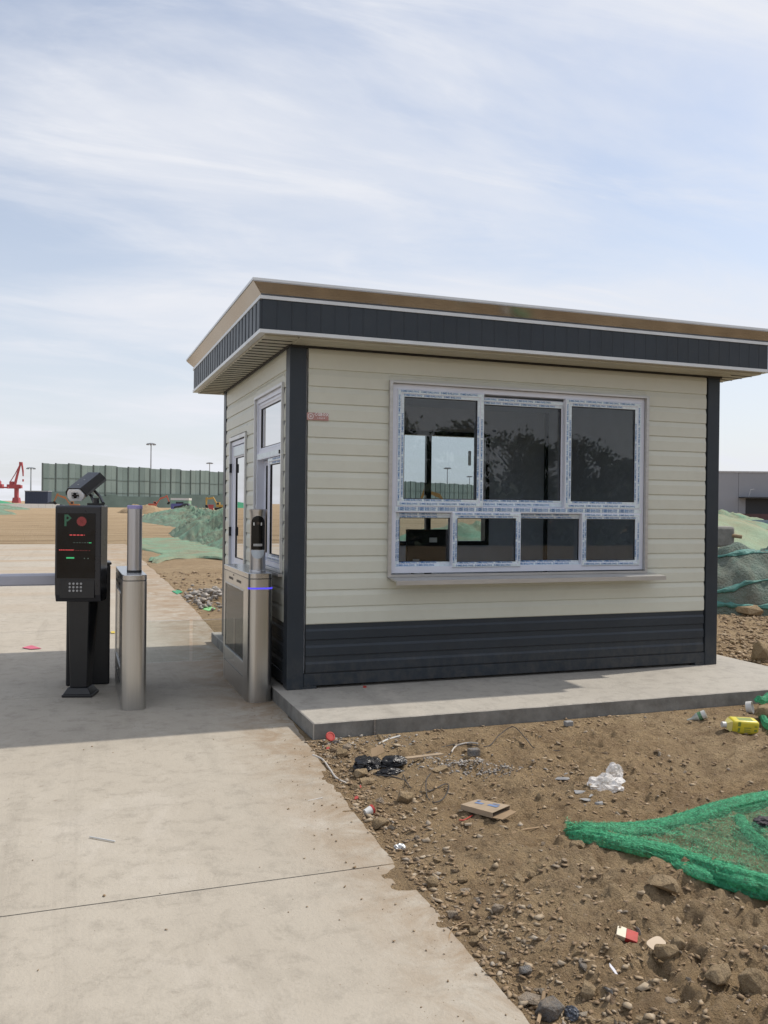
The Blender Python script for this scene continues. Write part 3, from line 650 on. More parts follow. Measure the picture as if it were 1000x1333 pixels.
# red and white maker's plate on the front wall
st = thing('wall_sticker', 'small faded red sticker with white emblem and lettering on the siding by the corner post', 'sticker', (.20, -.017, 2.17))
zs0, zs1 = 2.172, 2.228; SX = .1185
MB().box(SX, -.0175, zs0-.002, SX+.172, -.0152, zs1).build('plate', M('faded_red_print', (.42, .23, .21), .5, var=.2, scale=60), st)
m_white = M('white_print', (.72, .70, .70), .5)
mb = MB(); mb.lathe([(.0, 0), (.0, .0)], n=4) if False else None
for k in range(20):
    a0, a1 = 2*math.pi*k/20, 2*math.pi*(k+1)/20; cx_, cz_ = SX+.03, (zs0+zs1)/2
    mb.add([(cx_+r*math.cos(a), -.0182, cz_+r*math.sin(a)) for r, a in ((.018, a0), (.018, a1), (.023, a1), (.023, a0))], [(0, 1, 2, 3)])
mb.add([(cx_+r*math.cos(math.pi/2+k*math.pi/5), -.0182, cz_+r*math.sin(math.pi/2+k*math.pi/5)) for k, r in zip(range(10), (.011, .005)*5)], [tuple(range(10))])
mb.build('emblem', m_white, st)
text_part('CGBOX', .034, lambda x, y: (SX+.058+x*.95, -.0182, zs0+.026+y), 'lettering', m_white, st)
text_part('1 30 61 8', .016, lambda x, y: (SX+.08+x, -.0182, zs0+.008+y), 'lettering', m_white, st)
# desk and monitor inside
desk = thing('desk', 'plain desk standing inside the booth under the left end of the front window', 'desk', (1.4, .5, .198))
MB().box(.95, .14, .90, 2.05, .74, .935).build('desk_top', m_inner, desk)
for x in (.97, 1.98): MB().box(x, .16, .198, x+.05, .72, .90).build('side_panel', m_inner, desk)
mon = thing('monitor', 'black monitor with white stickers on its back behind the lower left pane', 'monitor', (1.3, .42, .935))
mb = MB(); mb.hexa([(1.085, .33, 1.03), (1.515, .33, 1.03), (1.515, .36, 1.03), (1.085, .36, 1.03)], [(1.10, .37, 1.325), (1.505, .37, 1.325), (1.505, .40, 1.325), (1.10, .40, 1.325)]); mb.build('screen_back', m_monback, mon, bev=.006)
mb = MB(); mb.box(1.27, .37, .936, 1.33, .39, 1.12); mb.box(1.2, .36, .936, 1.4, .52, .946); mb.build('stand', m_black, mon)
MB().box(1.30, .352, 1.215, 1.37, .3535, 1.255).build('sticker', m_whiteplastic, mon); MB().box(1.14, .3285, 1.045, 1.2, .3298, 1.075).build('sticker', m_key, mon)

# ------------------------------------------------------------------ parking terminal with plate camera
tm = thing('parking_terminal', 'black parking payment terminal with LED screen and keypad on a tapered column', 'parking terminal', (-1.49, .785, 0), math.radians(-16))
def B(*a, **k): return MB().box(*a).build(*k.pop('n'), tm, world=False, **k)
mb = MB(); mb.hexa([(-.115, -.11, 0), (.115, -.11, 0), (.115, .11, 0), (-.115, .11, 0)], [(-.115, -.11, .022), (.115, -.11, .022), (.115, .11, .022), (-.115, .11, .022)])
mb.hexa([(-.108, -.103, .022), (.108, -.103, .022), (.108, .103, .022), (-.108, .103, .022)], [(-.08, -.075, .07), (.08, -.075, .07), (.08, .075, .07), (-.08, .075, .07)]); mb.build('base', m_black, tm, world=False, bev=.004)
mb = MB(); mb.hexa([(-.066, -.06, .068), (.066, -.06, .068), (.075, .065, .068), (-.075, .065, .068)], [(-.082, -.075, .77), (.082, -.075, .77), (.115, .075, .77), (-.115, .075, .77)]); mb.build('column', m_black, tm, world=False, bev=.006)
prof = [(-.085, .745), (-.105, .80), (-.112, .92), (-.112, 1.485), (-.09, 1.497), (.10, 1.497), (.10, .80), (.08, .745)]
mb = MB(); mb.prism(prof, -.175, .175, lambda u, v, w: (w, u, v)); mb.build('housing', m_housing, tm, world=False, bev=.007, seg=2)
B(-.158, -.1165, .93, .132, -.111, 1.435, n=('screen', m_blackgloss))
B(-.135, -.1155, .775, .13, -.100, .918, n=('keypad_plate', m_black), bev=.003)
YS = -.1172
g_dim = emit('led_green_dim', (.03, .20, .10), .32); r_led = emit('led_red', (1, .10, .10), .6); g_led = emit('led_green', (.08, 1, .35), .45); r_dim = emit('led_red_dim', (.5, .06, .06), .5); w_dim = emit('led_pale_dim', (.35, .5, .42), .5)
text_part_local = lambda txt, size, x, z, mat: None
v, f = text_tris('P', .125); mb = MB(); mb.add([(-.108+x*.9, YS, 1.312+y) for x, y in v], f); mb.build('parking_letter', g_dim, tm, world=False)
mb = MB()
for i in range(-7, 8):
    for j in range(-7, 8):
        r_ = math.hypot(i, j)
        if r_ > 7.3: continue
        x, z, q = .028+i*.0049, 1.372+j*.0049, .0019
        if (abs(i-j) < 1 or abs(i+j) < 1) and r_ < 4: q = .0012
        mb.add([(x-q, YS, z-q), (x+q, YS, z-q), (x+q, YS, z+q), (x-q, YS, z+q)], [(0, 1, 2, 3)])
tag(mb.build('red_led_disc', emit('led_disc', (.62, .07, .07), .38), tm, world=False), kind='stuff')
def ledrow(x0, x1, z, h, gaps, mat, nm):
    mb = MB(); x = x0; rr = random.Random(int(z*1000))
    while x < x1:
        w = rr.uniform(*gaps[0]); mb.add([(x, YS, z), (min(x+w, x1), YS, z), (min(x+w, x1), YS, z+h), (x, YS, z+h)], [(0, 1, 2, 3)]); x += w+rr.uniform(*gaps[1])
    tag(mb.build(nm, mat, tm, world=False), kind='stuff')
ledrow(-.062, .052, 1.262, .008, ((.018, .026), (.006, .009)), r_led, 'led_text_row')
ledrow(-.03, .09, 1.205, .005, ((.003, .006), (.012, .02)), w_dim, 'led_text_row'); ledrow(.085, .104, 1.203, .007, ((.008, .01), (.001, .002)), g_led, 'led_text_row')
ledrow(-.142, -.028, 1.146, .007, ((.006, .014), (.002, .004)), r_led, 'led_text_row'); ledrow(-.015, .095, 1.144, .005, ((.003, .006), (.007, .016)), r_dim, 'led_text_row')
ledrow(-.086, -.025, 1.083, .011, ((.06, .061), (.1, .11)), g_led, 'led_text_row'); ledrow(.05, .085, 1.082, .006, ((.004, .005), (.02, .024)), w_dim, 'led_text_row')
for i in range(4):
    for j in range(3):
        x, z = -.058+i*.0285, .888-j*.0275; mb = MB(); mb.cyl((x, -.1150, z), (x, -.1195, z), .0092, .008, 10); mb.build('key', m_key, tm, world=False)
# camera unit
cx0 = thing('plate_camera', 'licence plate camera in a black sunshield with silver front on top of the terminal', 'camera', (-1.40, .80, 1.497))
fr = AT(98.5, 645, 7.02); bk = AT(124.5, 624, 7.45); ax = (bk-fr).normalized(); rt = Vector((0, 0, 1)).cross(ax).normalized(); rt = -rt if rt.x < 0 else rt; up = ax.cross(rt); up = up if up.z > 0 else -up
def cf(u, v, w): return fr+rt*u+up*v+ax*w
LEN = (bk-fr).length+.03
poly = [(-.048, -.048), (.042, -.048), (.070, -.010), (.070, .006), (.035, .048), (-.052, .048), (-.068, .022), (-.068, -.02)]
mb = MB(); mb.prism([(u*1.0, v*1.02) for u, v in poly], .0, LEN-.05, cf); mb.build('camera_body', M('camera_white', (.80, .80, .80), .4, var=.03), cx0, bev=.004)
sh = [(-.078, .0), (-.078, .028), (-.058, .057), (.040, .057), (.082, .008), (.084, -.012), (.079, -.014), (.077, .006), (.037, .051), (-.055, .051), (-.072, .025), (-.072, .0)]
mb = MB(); mb.prism([(u*1.04, v*1.04) for u, v in sh], .006, LEN-.02, cf); mb.build('sunshield', m_black, cx0)
mb = MB(); mb.prism([(-.030, -.022), (.022, -.022), (.028, -.006), (.022, .024), (-.030, .024)], -.004, .001, cf); mb.build('lens_plate', m_blackgloss, cx0)
for u, v in ((-.022, .014), (.018, .014), (-.022, -.014), (.018, -.014)):
    mb = MB(); mb.cyl(cf(u, v, -.009), cf(u, v, -.003), .0085, n=12); mb.build('infrared_lamp', m_key, cx0)
mb = MB(); mb.cyl(cf(-.002, 0, -.010), cf(-.002, 0, -.003), .009, n=14); mb.build('lens', m_lens, cx0)
mb = MB()
base = Vector((-1.385, .80, 1.4975)); mb.box(base.x-.07, base.y-.05, base.z, base.x+.06, base.y+.06, base.z+.018)
for s_ in (-.035, .035):
    p = base+Vector((.02+s_, .01, .016)); q = cf(s_*.9, -.046, LEN*.62); mb.tube([p, (p+q)/2+Vector((.012, 0, 0)), q], .013, 6)
mb.cyl(base+Vector((0, 0, .015)), base+Vector((0, 0, .06)), .022, n=12); mb.build('bracket', m_black, cx0)
for w in (.10, .24):
    mb = MB(); mb.cyl(cf(-.01, .056, w), cf(-.01, .061, w), .006, n=8); mb.build('screw', m_key, cx0)

# ------------------------------------------------------------------ barrier gate behind the terminal
bg = thing('barrier_gate', 'black barrier gate cabinet with a lowered grey boom, behind the parking terminal', 'barrier gate', (-1.425, 1.30, 0))
MB().box(-1.60, 1.16, 0, -1.255, 1.46, 1.0).build('cabinet', m_black, bg, bev=.012, seg=2)
MB().box(-1.608, 1.152, 1.0, -1.247, 1.468, 1.022).build('cabinet_lid', m_housing, bg, bev=.006)
MB().box(-1.575, 1.153, .10, -1.28, 1.159, .93).build('cabinet_door', m_black, bg)
mb = MB(); mb.cyl((-1.62, 1.2, .885), (-1.60, 1.2, .885), .06, n=16); mb.build('boom_hub', m_housing, bg)
mb = MB(); mb.prism([(1.14, .838), (1.215, .838), (1.222, .85), (1.222, .918), (1.205, .935), (1.15, .935), (1.135, .918), (1.135, .85)], -6.4, -1.622, lambda u, v, w: (w, u, v)); mb.build('boom', m_boom, bg)

# ------------------------------------------------------------------ turnstile gates
def rrect(x0, x1, y0, y1, r0, r1, n=5):
    """rounded rectangle: r0 at the near end, r1 at the far end"""
    p = []
    for cx_, cy_, r, a0 in ((x0+r0, y0+r0, r0, 180), (x1-r0, y0+r0, r0, 270), (x1-r1, y1-r1, r1, 0), (x0+r1, y1-r1, r1, 90)):
        for k in range(n+1):
            a = math.radians(a0+90*k/n); p.append((cx_+r*math.cos(a), cy_+r*math.sin(a)))
    return p
def turnstile(label, x0, x1, y0, y1, wing_to, led):
    t = thing('turnstile', label, 'turnstile', ((x0+x1)/2, (y0+y1)/2, 0), 0, 'stainless turnstile pedestals of the walk-in lane')
    ident = lambda u, v, w: (u, v, w); H = .945; ya, yb = y0+.23, y1-.10
    def pr(name, poly, a, b, mat=m_steel, **k): mb = MB(); mb.prism(poly, a, b, ident); return mb.build(name, mat, t, smooth=True, angle=40, **k)
    f_ = rrect(x0, x1, y0, ya, .055, .001); pr('front_column', f_, 0, H)
    r_ = rrect(x0, x1, yb, y1, .001, .05); pr('rear_column', r_, 0, H)
    MB().box(x0+.002, ya, .0, x1-.002, yb, .285).build('lower_panel', m_steel, t); MB().box(x0+.002, ya, .835, x1-.002, yb, H).build('upper_panel', m_steel, t)
    MB().box((x0+x1)/2-.012, ya, .285, (x0+x1)/2+.012, yb, .835).build('recess_panel', m_housing, t)
    for xx in (x0+.006, x1-.010): MB().box(xx, ya, .285, xx+.004, yb, .835).build('side_pane', m_acryl, t)
    for xx in (x0-.002, x1-.002):
        MB().box(xx, ya, .275, xx+.004, yb, .285).build('opening_trim', m_trim, t); MB().box(xx, ya, .835, xx+.004, yb, .845).build('opening_trim', m_trim, t)
        MB().box(xx, ya, .165, xx+.004, yb, .168).build('panel_seam', m_black, t)
    mb = MB(); mb.tube([(x0+.028, ya+.14, .30), (x0+.028, ya+.14, .825)], .011, 10); mb.build('wing_shaft', m_trim, t, smooth=True)
    for k in range(2):
        for q in range(7):
            yy = ya+.12+k*.36+q*.028; MB().box(x0-.0005, yy, .885, x0+.0025, yy+.016, .905).build('vent_slot', m_black, t)
    mb = MB(); mb.cyl((x0+.003, (ya+yb)/2+.02, .93), (x0-.003, (ya+yb)/2+.02, .93), .006, n=10); mb.build('lock', m_black, t)
    mb = MB(); mb.cyl((x0+.003, (ya+yb)/2, .21), (x0-.001, (ya+yb)/2, .21), .008, n=10); mb.build('lock', m_steel, t)
    pr('seam', rrect(x0+.003, x1-.003, y0+.003, y1-.003, .053, .048), H, H+.004, m_black)
    pr('lid', rrect(x0, x1, y0, y1, .055, .05), H+.004, H+.045, m_steel_top, bev=.003)
    # acrylic wing swung into the lane
    xa, xb_ = (x1, wing_to) if wing_to > x1 else (wing_to, x0)
    ym = ya+.40; mb = MB(); mb.prism([(xa, .235), (xb_, .235), (xb_, .57), (xa, .57)] if True else [], ym, ym+.010, lambda u, v, w: (u, w, v)); mb.build('glass_wing', m_acryl, t)
    if led:
        pts = [p for p in f_[:12]]; mb = MB()
        for k in range(11):
            (ax_, ay_), (bx_, by_) = pts[k], pts[k+1]
            n0 = Vector((ax_-(x0+x1)/2, ay_-(y0+.08))).normalized()*.0015; n1 = Vector((bx_-(x0+x1)/2, by_-(y0+.08))).normalized()*.0015
            mb.add([(ax_+n0.x, ay_+n0.y, .868), (bx_+n1.x, by_+n1.y, .868), (bx_+n1.x, by_+n1.y, .882), (ax_+n0.x, ay_+n0.y, .882)], [(0, 1, 2, 3)])
        mb.build('blue_light_strip', emit('blue_led', (.10, .08, .9), 1.0), t)
    return t
turnstile('stainless turnstile pedestal on the left, carrying the plain round post with purple top', -1.216, -1.040, .115, 1.155, -.652, False)
turnstile('stainless turnstile pedestal with blue light strip, beside the booth under the face reader', -.290, -.100, .10, 1.29, -.628, True)
ps = thing('round_post', 'plain steel round post with a purple lit rim on the left turnstile', 'post', (-1.11, .45, .99))
mb = MB(); mb.lathe([(.056, .99), (.056, 1.005)], (-1.112, .45, 0), 28); mb.build('collar', m_black, ps, smooth=True)
m_steelr = brushed('brushed_steel_round', (.52, .52, .54), .32, (160, 160, 2)); mb = MB(); mb.lathe([(.055, 1.005), (.055, 1.475)], (-1.112, .45, 0), 28); mb.build('tube', m_steelr, ps, smooth=True)
mb = MB(); mb.lathe([(.0565, 1.475), (.0575, 1.478), (.0575, 1.498), (.052, 1.502), (.0, 1.503)], (-1.112, .45, 0), 28); mb.build('light_rim', M('purple_rim', (.34, .32, .62), .3), ps, smooth=True)
fc = thing('face_reader', 'face recognition reader on a short round post, black arched screen, on the right turnstile', 'face reader', (-.185, .32, .99))
fx, fy = -.186, .30; mb = MB(); mb.lathe([(.066, .99), (.065, 1.002), (.061, 1.006), (.060, 1.42), (.065, 1.455), (.070, 1.47), (.070, 1.480), (.06, 1.483), (0, 1.483)], (fx, fy, 0), 30); mb.build('tube', m_steelr, fc, smooth=True)
rzf = -.20
def face_pt(s, z, off):  # wraps round the tube, s along the arc
    a = -math.pi/2+rzf+s/.0605; r = .0605+off; return (fx+r*math.cos(a), fy+r*math.sin(a), z)
def patch(name, mat, pts_fn, s0, s1, z0, z1, off, n=14, m=10):
    mb = MB(); vs_ = []; fs = []
    for j in range(m+1):
        for i in range(n+1):
            t_, q_ = i/n, j/m; z = z0+(z1-z0)*q_; h = pts_fn(q_); s = (s0+s1)/2+(s1-s0)*(t_-.5)*h; vs_.append(face_pt(s, z, off))
    for j in range(m):
        for i in range(n): a = j*(n+1)+i; fs.append((a, a+1, a+n+2, a+n+1))
    mb.add(vs_, fs); mb.build(name, mat, fc, smooth=True)
patch('screen', m_blackgloss, lambda q: 1 if q < .78 else math.sqrt(max(.0, 1-((q-.78)/.225)**2)), -.058, .058, 1.165, 1.43, .003, 14, 24)
patch('card_reader', M('pale_grey_plastic', (.52, .58, .64), .4), lambda q: math.sqrt(max(0, 1-(1-q)**2*.96)), -.058, .058, 1.095, 1.163, .003)
patch('lamp', m_whiteplastic, lambda q: 1, -.036, -.026, 1.355, 1.378, .0045, 3, 2); patch('lamp', m_whiteplastic, lambda q: 1, .020, .030, 1.355, 1.378, .0045, 3, 2)
patch('caption_strip', m_key, lambda q: 1, -.034, .034, 1.193, 1.212, .0045, 8, 1)
p = Vector(face_pt(0, 1.372, .0035)); d = Vector(face_pt(0, 1.372, .0065))-p; mb = MB(); mb.cyl(p, p+d, .012, n=16); mb.build('lens', m_lens, fc)

# ------------------------------------------------------------------ rocks, stones, gravel
def hull_mesh(name, pts, mat, bev=0):
    bm = bmesh.new()
    for p in pts: bm.verts.new(p)
    r = bmesh.ops.convex_hull(bm, input=bm.verts)
    bmesh.ops.delete(bm, geom=[v for v in bm.verts if not v.link_faces], context='VERTS')
    if bev: 
        bmesh.ops.dissolve_limit(bm, angle_limit=math.radians(14), verts=bm.verts, edges=bm.edges)
        bmesh.ops.bevel(bm, geom=list(bm.edges), offset=bev, segments=1, affect='EDGES', clamp_overlap=True)
    me = bpy.data.meshes.new(name); bm.to_mesh(me); bm.free(); me.materials.append(mat); return me
def rock_pts(rng, n, sx=1, sy=.8, sz=.6, boxy=.35):
    out = []
    for _ in range(n):
        d = Vector([rng.gauss(0, 1) for _ in range(3)]).normalized(); m = max(abs(d.x), abs(d.y), abs(d.z)); d = d*(1-boxy)+d/m*boxy*.8; d *= rng.uniform(.82, 1.08)
        out.append((d.x*sx*.5, d.y*sy*.5, d.z*sz*.5))
    return out
rr = random.Random(3)
ROCKS = [hull_mesh('stone', rock_pts(rr, rr.randint(11, 16), 1, rr.uniform(.6, .95), rr.uniform(.4, .75)), m_rock) for _ in range(16)]
GREYS = [hull_mesh('rubble', rock_pts(rr, 11, 1, rr.uniform(.5, .9), rr.uniform(.3, .6), .6), m_rockgrey) for _ in range(6)]
def stone(px, py, size, label, pile=None, mat=m_rock, sx=1, sy=.75, sz=.6, rz=0, sink=.22, tilt=0, name='rock', seed=1, group=None):
    g = G(px, py); z = g1(g.x, g.y); g = G(px, py, z); r2 = random.Random(seed)
    me = hull_mesh(name, [tuple(c*size for c in p) for p in rock_pts(r2, 9 if 'tile' in name else 24, sx, sy, sz, .9 if 'tile' in name else .55)], mat, size*.018)
    o = link(name, me, None, (g.x, g.y, g1(g.x, g.y)+sz*size*(.5-sink)), (tilt, tilt*.5, rz)); tag(o, label, 'rock', group); return o
stone(863, 1172, .15, 'largest tan angular rock in the soil below the green net', sx=1, sy=.75, sz=.55, rz=-.5, seed=5, tilt=.2)
stone(772, 1108, .075, 'tan rock touching the tip of the green net', seed=7, rz=.3) if False else stone(751, 1108, .08, 'tan rock just below the tip of the green net', seed=7, rz=-.4)
stone(528, 1043, .115, 'rounded brown boulder in the soil beside the cable loop', seed=9, sz=.7, rz=.4)
stone(495, 1078, .10, 'tan rock on the road edge just below the paper cup', seed=11, sz=.7)
stone(573, 1005, .13, 'flat tan block beside the grey rubble and the lath', seed=13, sx=1.1, sy=.5, sz=.38, rz=.35)
stone(881, 1233, .068, 'pale pointed rock right of the beige card', seed=15, sz=.8)
stone(868, 1258, .095, 'brown rock directly below the beige card', seed=17, sz=.75, rz=-.6)
stone(937, 1262, .115, 'dark brown slab propped up over a hollow in the soil', seed=19, sz=.55, tilt=-.3, rz=.3)
stone(985, 1292, .13, 'large brown rock at the lower right corner, half buried', seed=21, sz=.8)
stone(957, 1306, .06, 'small brown rock left of the half buried corner rock', seed=23)
stone(765, 1295, .075, 'upright tan rock in the loose soil below the cigarette packet', seed=25, sz=.9, rz=1)
stone(693, 1306, .11, 'pale flat slab of broken stone at the very edge of the road', mat=m_rockpale, seed=27, sz=.35, sy=.7, rz=-.3)
stone(716, 1322, .11, 'dark grey rock behind the twig at the bottom of the picture', mat=m_rockgrey, seed=29, sz=.6)
stone(684, 1273, .062, 'flat grey pebble like stone above the pale broken slab', mat=m_rockgrey, seed=31, sz=.4)
stone(617, 1229, .05, 'rounded brown stone at the road edge, lower of the pair', seed=33, sz=.8); stone(617, 1218, .045, 'rounded brown stone at the road edge, upper of the pair', seed=35, sz=.7)
stone(648, 1186, .065, 'tan wedge shaped stone above the cluster of pebbles', mat=m_rockpale, seed=37, sz=.7)
stone(693, 1134, .05, 'dark brown stone left of and below the net tip', seed=39, sz=.8); stone(693, 1118, .045, 'dark flat stone left of the net tip, upper of two', seed=41, sz=.5)
stone(563, 1153, .065, 'angular tan stone by the concrete edge near the road joint', seed=43, sz=.8); stone(602, 1150, .06, 'low brown stone half sunk right of the road joint', seed=45, sz=.5)
stone(445, 985, .09, 'dark brown angular rock under the red lid by the plinth', seed=47, sz=.8); stone(452, 976, .07, 'tan slanted rock right of the red lid', seed=48, sz=.7, mat=m_rockpale)
stone(470, 1012, .10, 'brown flat rock under the rubbish left of the black bag', seed=49, sz=.55); stone(478, 1021, .10, 'brown slab of stone below the white cable end', seed=51, sz=.4)
stone(462, 1067-40, .07, 'tan lump of stone on the road edge by the red scraps', seed=53)
stone(995, 862, .30, 'big brown rock at the right edge behind the plinth', seed=55, sz=1.0, sy=.8)
stone(780, 1045, .055, 'light grey chip of stone below the clear plastic bag', mat=m_tile, seed=57, sz=.4, name='stone_chip')
for i, (px, py, sz_, lab) in enumerate([(730, 1018, .10, 'long grey tile shard left of the clear plastic bag'), (757, 1030, .08, 'pale grey tile shard below the long shard'), (760, 1043, .085, 'pale broken tile shard lowest of the grey shards'), (738, 1010, .05, 'small grey tile shard behind the long shard'), (770, 1041-2, .06, 'grey tile shard near the clear plastic bag')]):
    stone(px, py, sz_, lab, mat=m_tile, seed=60+i, sx=1.2, sy=.5, sz=.22, rz=-.5+.3*i, sink=.1, tilt=.15, name='tile_shard', group='broken grey tile shards')
# countable small stones by zone
zones = [
 ('edge', 100, 'small brown stone in the strip of rubble along the concrete road edge', 'stones along the road edge'),
 ('front', 105, 'small brown stone loose in the soil below the green net', 'stones in the soil in the foreground'),
 ('middle', 55, 'small brown stone on the soil between the plinth and the green net', 'stones between plinth and net'),
 ('corner', 22, 'small brown stone in the rubble heap at the plinth corner', 'stones at the plinth corner')]
def in_slab(x, y, m=.0): return SLAB[0]-m < x < SLAB[2]+m and SLAB[1]-m < y < SLAB[3]+m
NET_POLY = [(730, 1080), (850, 1078), (1000, 1040), (1040, 1036), (1050, 1190), (960, 1150), (850, 1118), (730, 1095)]
NETW = [(lambda g: (g.x, g.y))(G(*q)) for q in NET_POLY]
def inpoly(x, y, P):
    c = False
    for (x1, y1), (x2, y2) in zip(P, P[1:]+P[:1]):
        if (y1 > y) != (y2 > y) and x < (x2-x1)*(y-y1)/(y2-y1)+x1: c = not c
    return c
rs = random.Random(21); RK = {}; STONES = []
m_rockdark = rock_mat('dark_rock', [(.15, .105, .07), (.20, .14, .09)])
for zn, cnt, lab, grp in zones:
    k = 0
    while k < cnt:
        if zn == 'edge': y = rs.uniform(-4.5, -1.25); x = float(edge(y))+abs(rs.gauss(0, .17))+.02
        elif zn == 'front': px, py = rs.uniform(600, 1010), rs.uniform(1130, 1335); g = G(px, py); x, y = g.x, g.y
        elif zn == 'middle': px, py = rs.uniform(520, 1005), rs.uniform(945, 1100); g = G(px, py); x, y = g.x, g.y
        else: x = rs.gauss(.05, .12); y = -1.13-abs(rs.gauss(0, .12))
        if x < float(edge(y))+.015 or in_slab(x, y, .03) or inpoly(x, y, NETW): continue
        s = {'edge': .022+.05*rs.random()**2.2, 'front': .018+.05*rs.random()**2.5, 'middle': .02+.04*rs.random()**2.5, 'corner': .03+.055*rs.random()**1.5}[zn]
        ri = rs.randrange(16); mk = rs.choices((0, 1, 2, 3), (7, 4, 2, .6))[0]; key = (ri, mk)
        if key not in RK: RK[key] = ROCKS[ri].copy(); RK[key].materials[0] = (m_rock, m_rockpale, m_rockdark, m_rockgrey)[mk]
        fz = rs.uniform(.45, 1.15); o = link('stone', RK[key], None, (x, y, g1(x, y)+s*.03), (rs.uniform(-.3, .3), rs.uniform(-.3, .3), rs.uniform(0, 6.3)), (s, s*rs.uniform(.6, 1), s*fz))
        STONES.append((o, s, mk, fz)); k += 1
SEEN = {}
MARKS = [('the red lid by the plinth corner', 430, 967), ('the black bag', 495, 998), ('the cable loop', 568, 1032), ('the brown boulder', 528, 1043), ('the crushed pale rubble', 610, 994), ('the flattened carton', 632, 1052), ('the paper cup', 482, 1062), ('the road joint end', 535, 1128), ('the foil scrap', 521, 1106),
 ('the clear plastic bag', 788, 1025), ('the grey tile shards', 745, 1030), ('the tip of the green net', 735, 1085), ('the lower fold of the net', 900, 1140), ('the largest tan rock', 863, 1172), ('the cigarette packet', 816, 1222), ('the beige card', 855, 1240), ('the white shard', 798, 1268), ('the buried corner rock', 985, 1292), ('the pale broken slab', 693, 1306), ('the rounded stone pair', 617, 1224), ('the tan wedge stone', 648, 1186), ('the yellow bottle', 966, 953), ('the clear glass bottle', 906, 938), ('the brick piece by the plinth', 740, 945), ('the dark arching cable', 650, 965), ('the dark brown slab', 937, 1262), ('the bottom twig', 704, 1320)]
def pix(p):
    d = Vector(p)-CAM; t = d.dot(_fw); return 500+F_PX*d.dot(_r)/t, 666.5-F_PX*d.dot(_u)/t
for o, s_, mk, fz in STONES:
    px, py = pix(o.location); nm, mx_, my_ = min(MARKS, key=lambda m: (m[1]-px)**2+((m[2]-py)*1.3)**2); dx, dy = px-mx_, py-my_
    side = ('right of' if dx > 0 else 'left of') if abs(dx) > abs(dy)*1.6 else (('below' if dy > 0 else 'above') if abs(dy) > abs(dx)*1.6 else ('below and ' if dy > 0 else 'above and ')+('right of' if dx > 0 else 'left of'))
    far_ = math.hypot(dx, dy); ad = 'just ' if far_ < 22 else ('' if far_ < 50 else 'well ')
    sz_ = 'tiny' if s_ < .026 else 'small' if s_ < .042 else 'fist sized' if s_ < .06 else 'big'
    lab_ = '%s %s %s stone %s%s %s' % (sz_, ('tan', 'pale', 'dark brown', 'grey')[mk], 'flat' if fz < .68 else 'chunky' if fz > .95 else 'angular', ad, side, nm); SEEN.setdefault(lab_, []).append((px, py, o, 'stones around '+nm))
for lab_, L_ in SEEN.items():
    L_.sort(key=lambda t: t[0])
    for i, (px, py, o, gr) in enumerate(L_): tag(o, (('left-hand ' if i == 0 else 'right-hand ' if i == len(L_)-1 else 'middle ') if len(L_) > 1 else '')+lab_, 'stone', gr)
ICO = None
def scatter(name, P, S, mat, flat=.6, seed=1):
    """one mesh of many small stones (nobody could count them)"""
    r = np.random.default_rng(seed); bm = bmesh.new(); bm.free(); base = np.array([(.5, 0, 0), (-.5, 0, 0), (0, .5, 0), (0, -.5, 0), (.15, .1, .45), (0, 0, -.45), (-.28, -.2, .38)]); fc_ = np.array([(0, 2, 4), (2, 1, 6), (2, 6, 4), (1, 3, 6), (3, 0, 4), (3, 4, 6), (2, 0, 5), (1, 2, 5), (3, 1, 5), (0, 3, 5)])
    n = len(P); k = len(base); J = base[None]*(1+r.uniform(-.45, .5, (n, k, 1))); J = J*np.stack([r.uniform(.9, 1.3, n), r.uniform(.4, .95, n), r.uniform(.3, .75, n)*flat/.6], 1)[:, None]
    a = r.uniform(0, 6.28, n); c, s = np.cos(a), np.sin(a); X = J[..., 0]*c[:, None]-J[..., 1]*s[:, None]; Y = J[..., 0]*s[:, None]+J[..., 1]*c[:, None]
    t = r.uniform(-.5, .5, n)[:, None]; Z = J[..., 2]+X*t*.5; co = np.stack([X, Y, Z], -1)*S[:, None, None]+P[:, None]
    me = np_mesh(name, co.reshape(-1, 3), (fc_[None]+(np.arange(n)*k)[:, None, None]).reshape(-1, 3)); me.materials.append(mat); o = link(name, me); tag(o, kind='stuff'); return o
def pebble_mat(name, cols):
    m, nt, b, out = new_mat(name); p = pos(nt); v = nt.nodes.new('ShaderNodeTexVoronoi'); v.inputs['Scale'].default_value = 22; nt.links.new(p, v.inputs['Vector'])
    sp = nt.nodes.new('ShaderNodeSeparateColor'); nt.links.new(v.outputs['Color'], sp.inputs[0])
    c = ramp(nt, sp.outputs[0], [(i/(len(cols)-1), c) for i, c in enumerate(cols)]); c = mixc(nt, mth(nt, 'MULTIPLY', nz(nt, 80, 4, .7, p), .5), c, (.22, .15, .09))
    nt.links.new(c, b.inputs['Base Color']); b.inputs['Roughness'].default_value = .92; bump(nt, b, nz(nt, 120, 4, .7, p), .5, .004); return m
m_peb = pebble_mat('soil_pebbles', [(.24, .165, .096), (.30, .21, .125), (.34, .25, .152), (.42, .335, .23), (.215, .15, .09), (.27, .19, .115), (.31, .245, .175)])
m_pebgrey = pebble_mat('grey_rubble_bits', [(.26, .255, .24), (.38, .37, .35), (.46, .45, .43), (.20, .195, .185), (.34, .31, .27)])
def pix_points(n, box_, rng, dens=None):
    out = []
    while len(out) < n:
        px = rng.uniform(box_[0], box_[2]); py = rng.uniform(box_[1], box_[3]); d = ray(px, py); t = -CAM.z/d.z; x, y = CAM.x+d.x*t, CAM.y+d.y*t
        if x < float(edge(y))+.01 or in_slab(x, y, .005): continue
        out.append((x, y))
    return np.array(out)
q1 = pix_points(5200, (430, 900, 1010, 1340), rs)
q2 = []
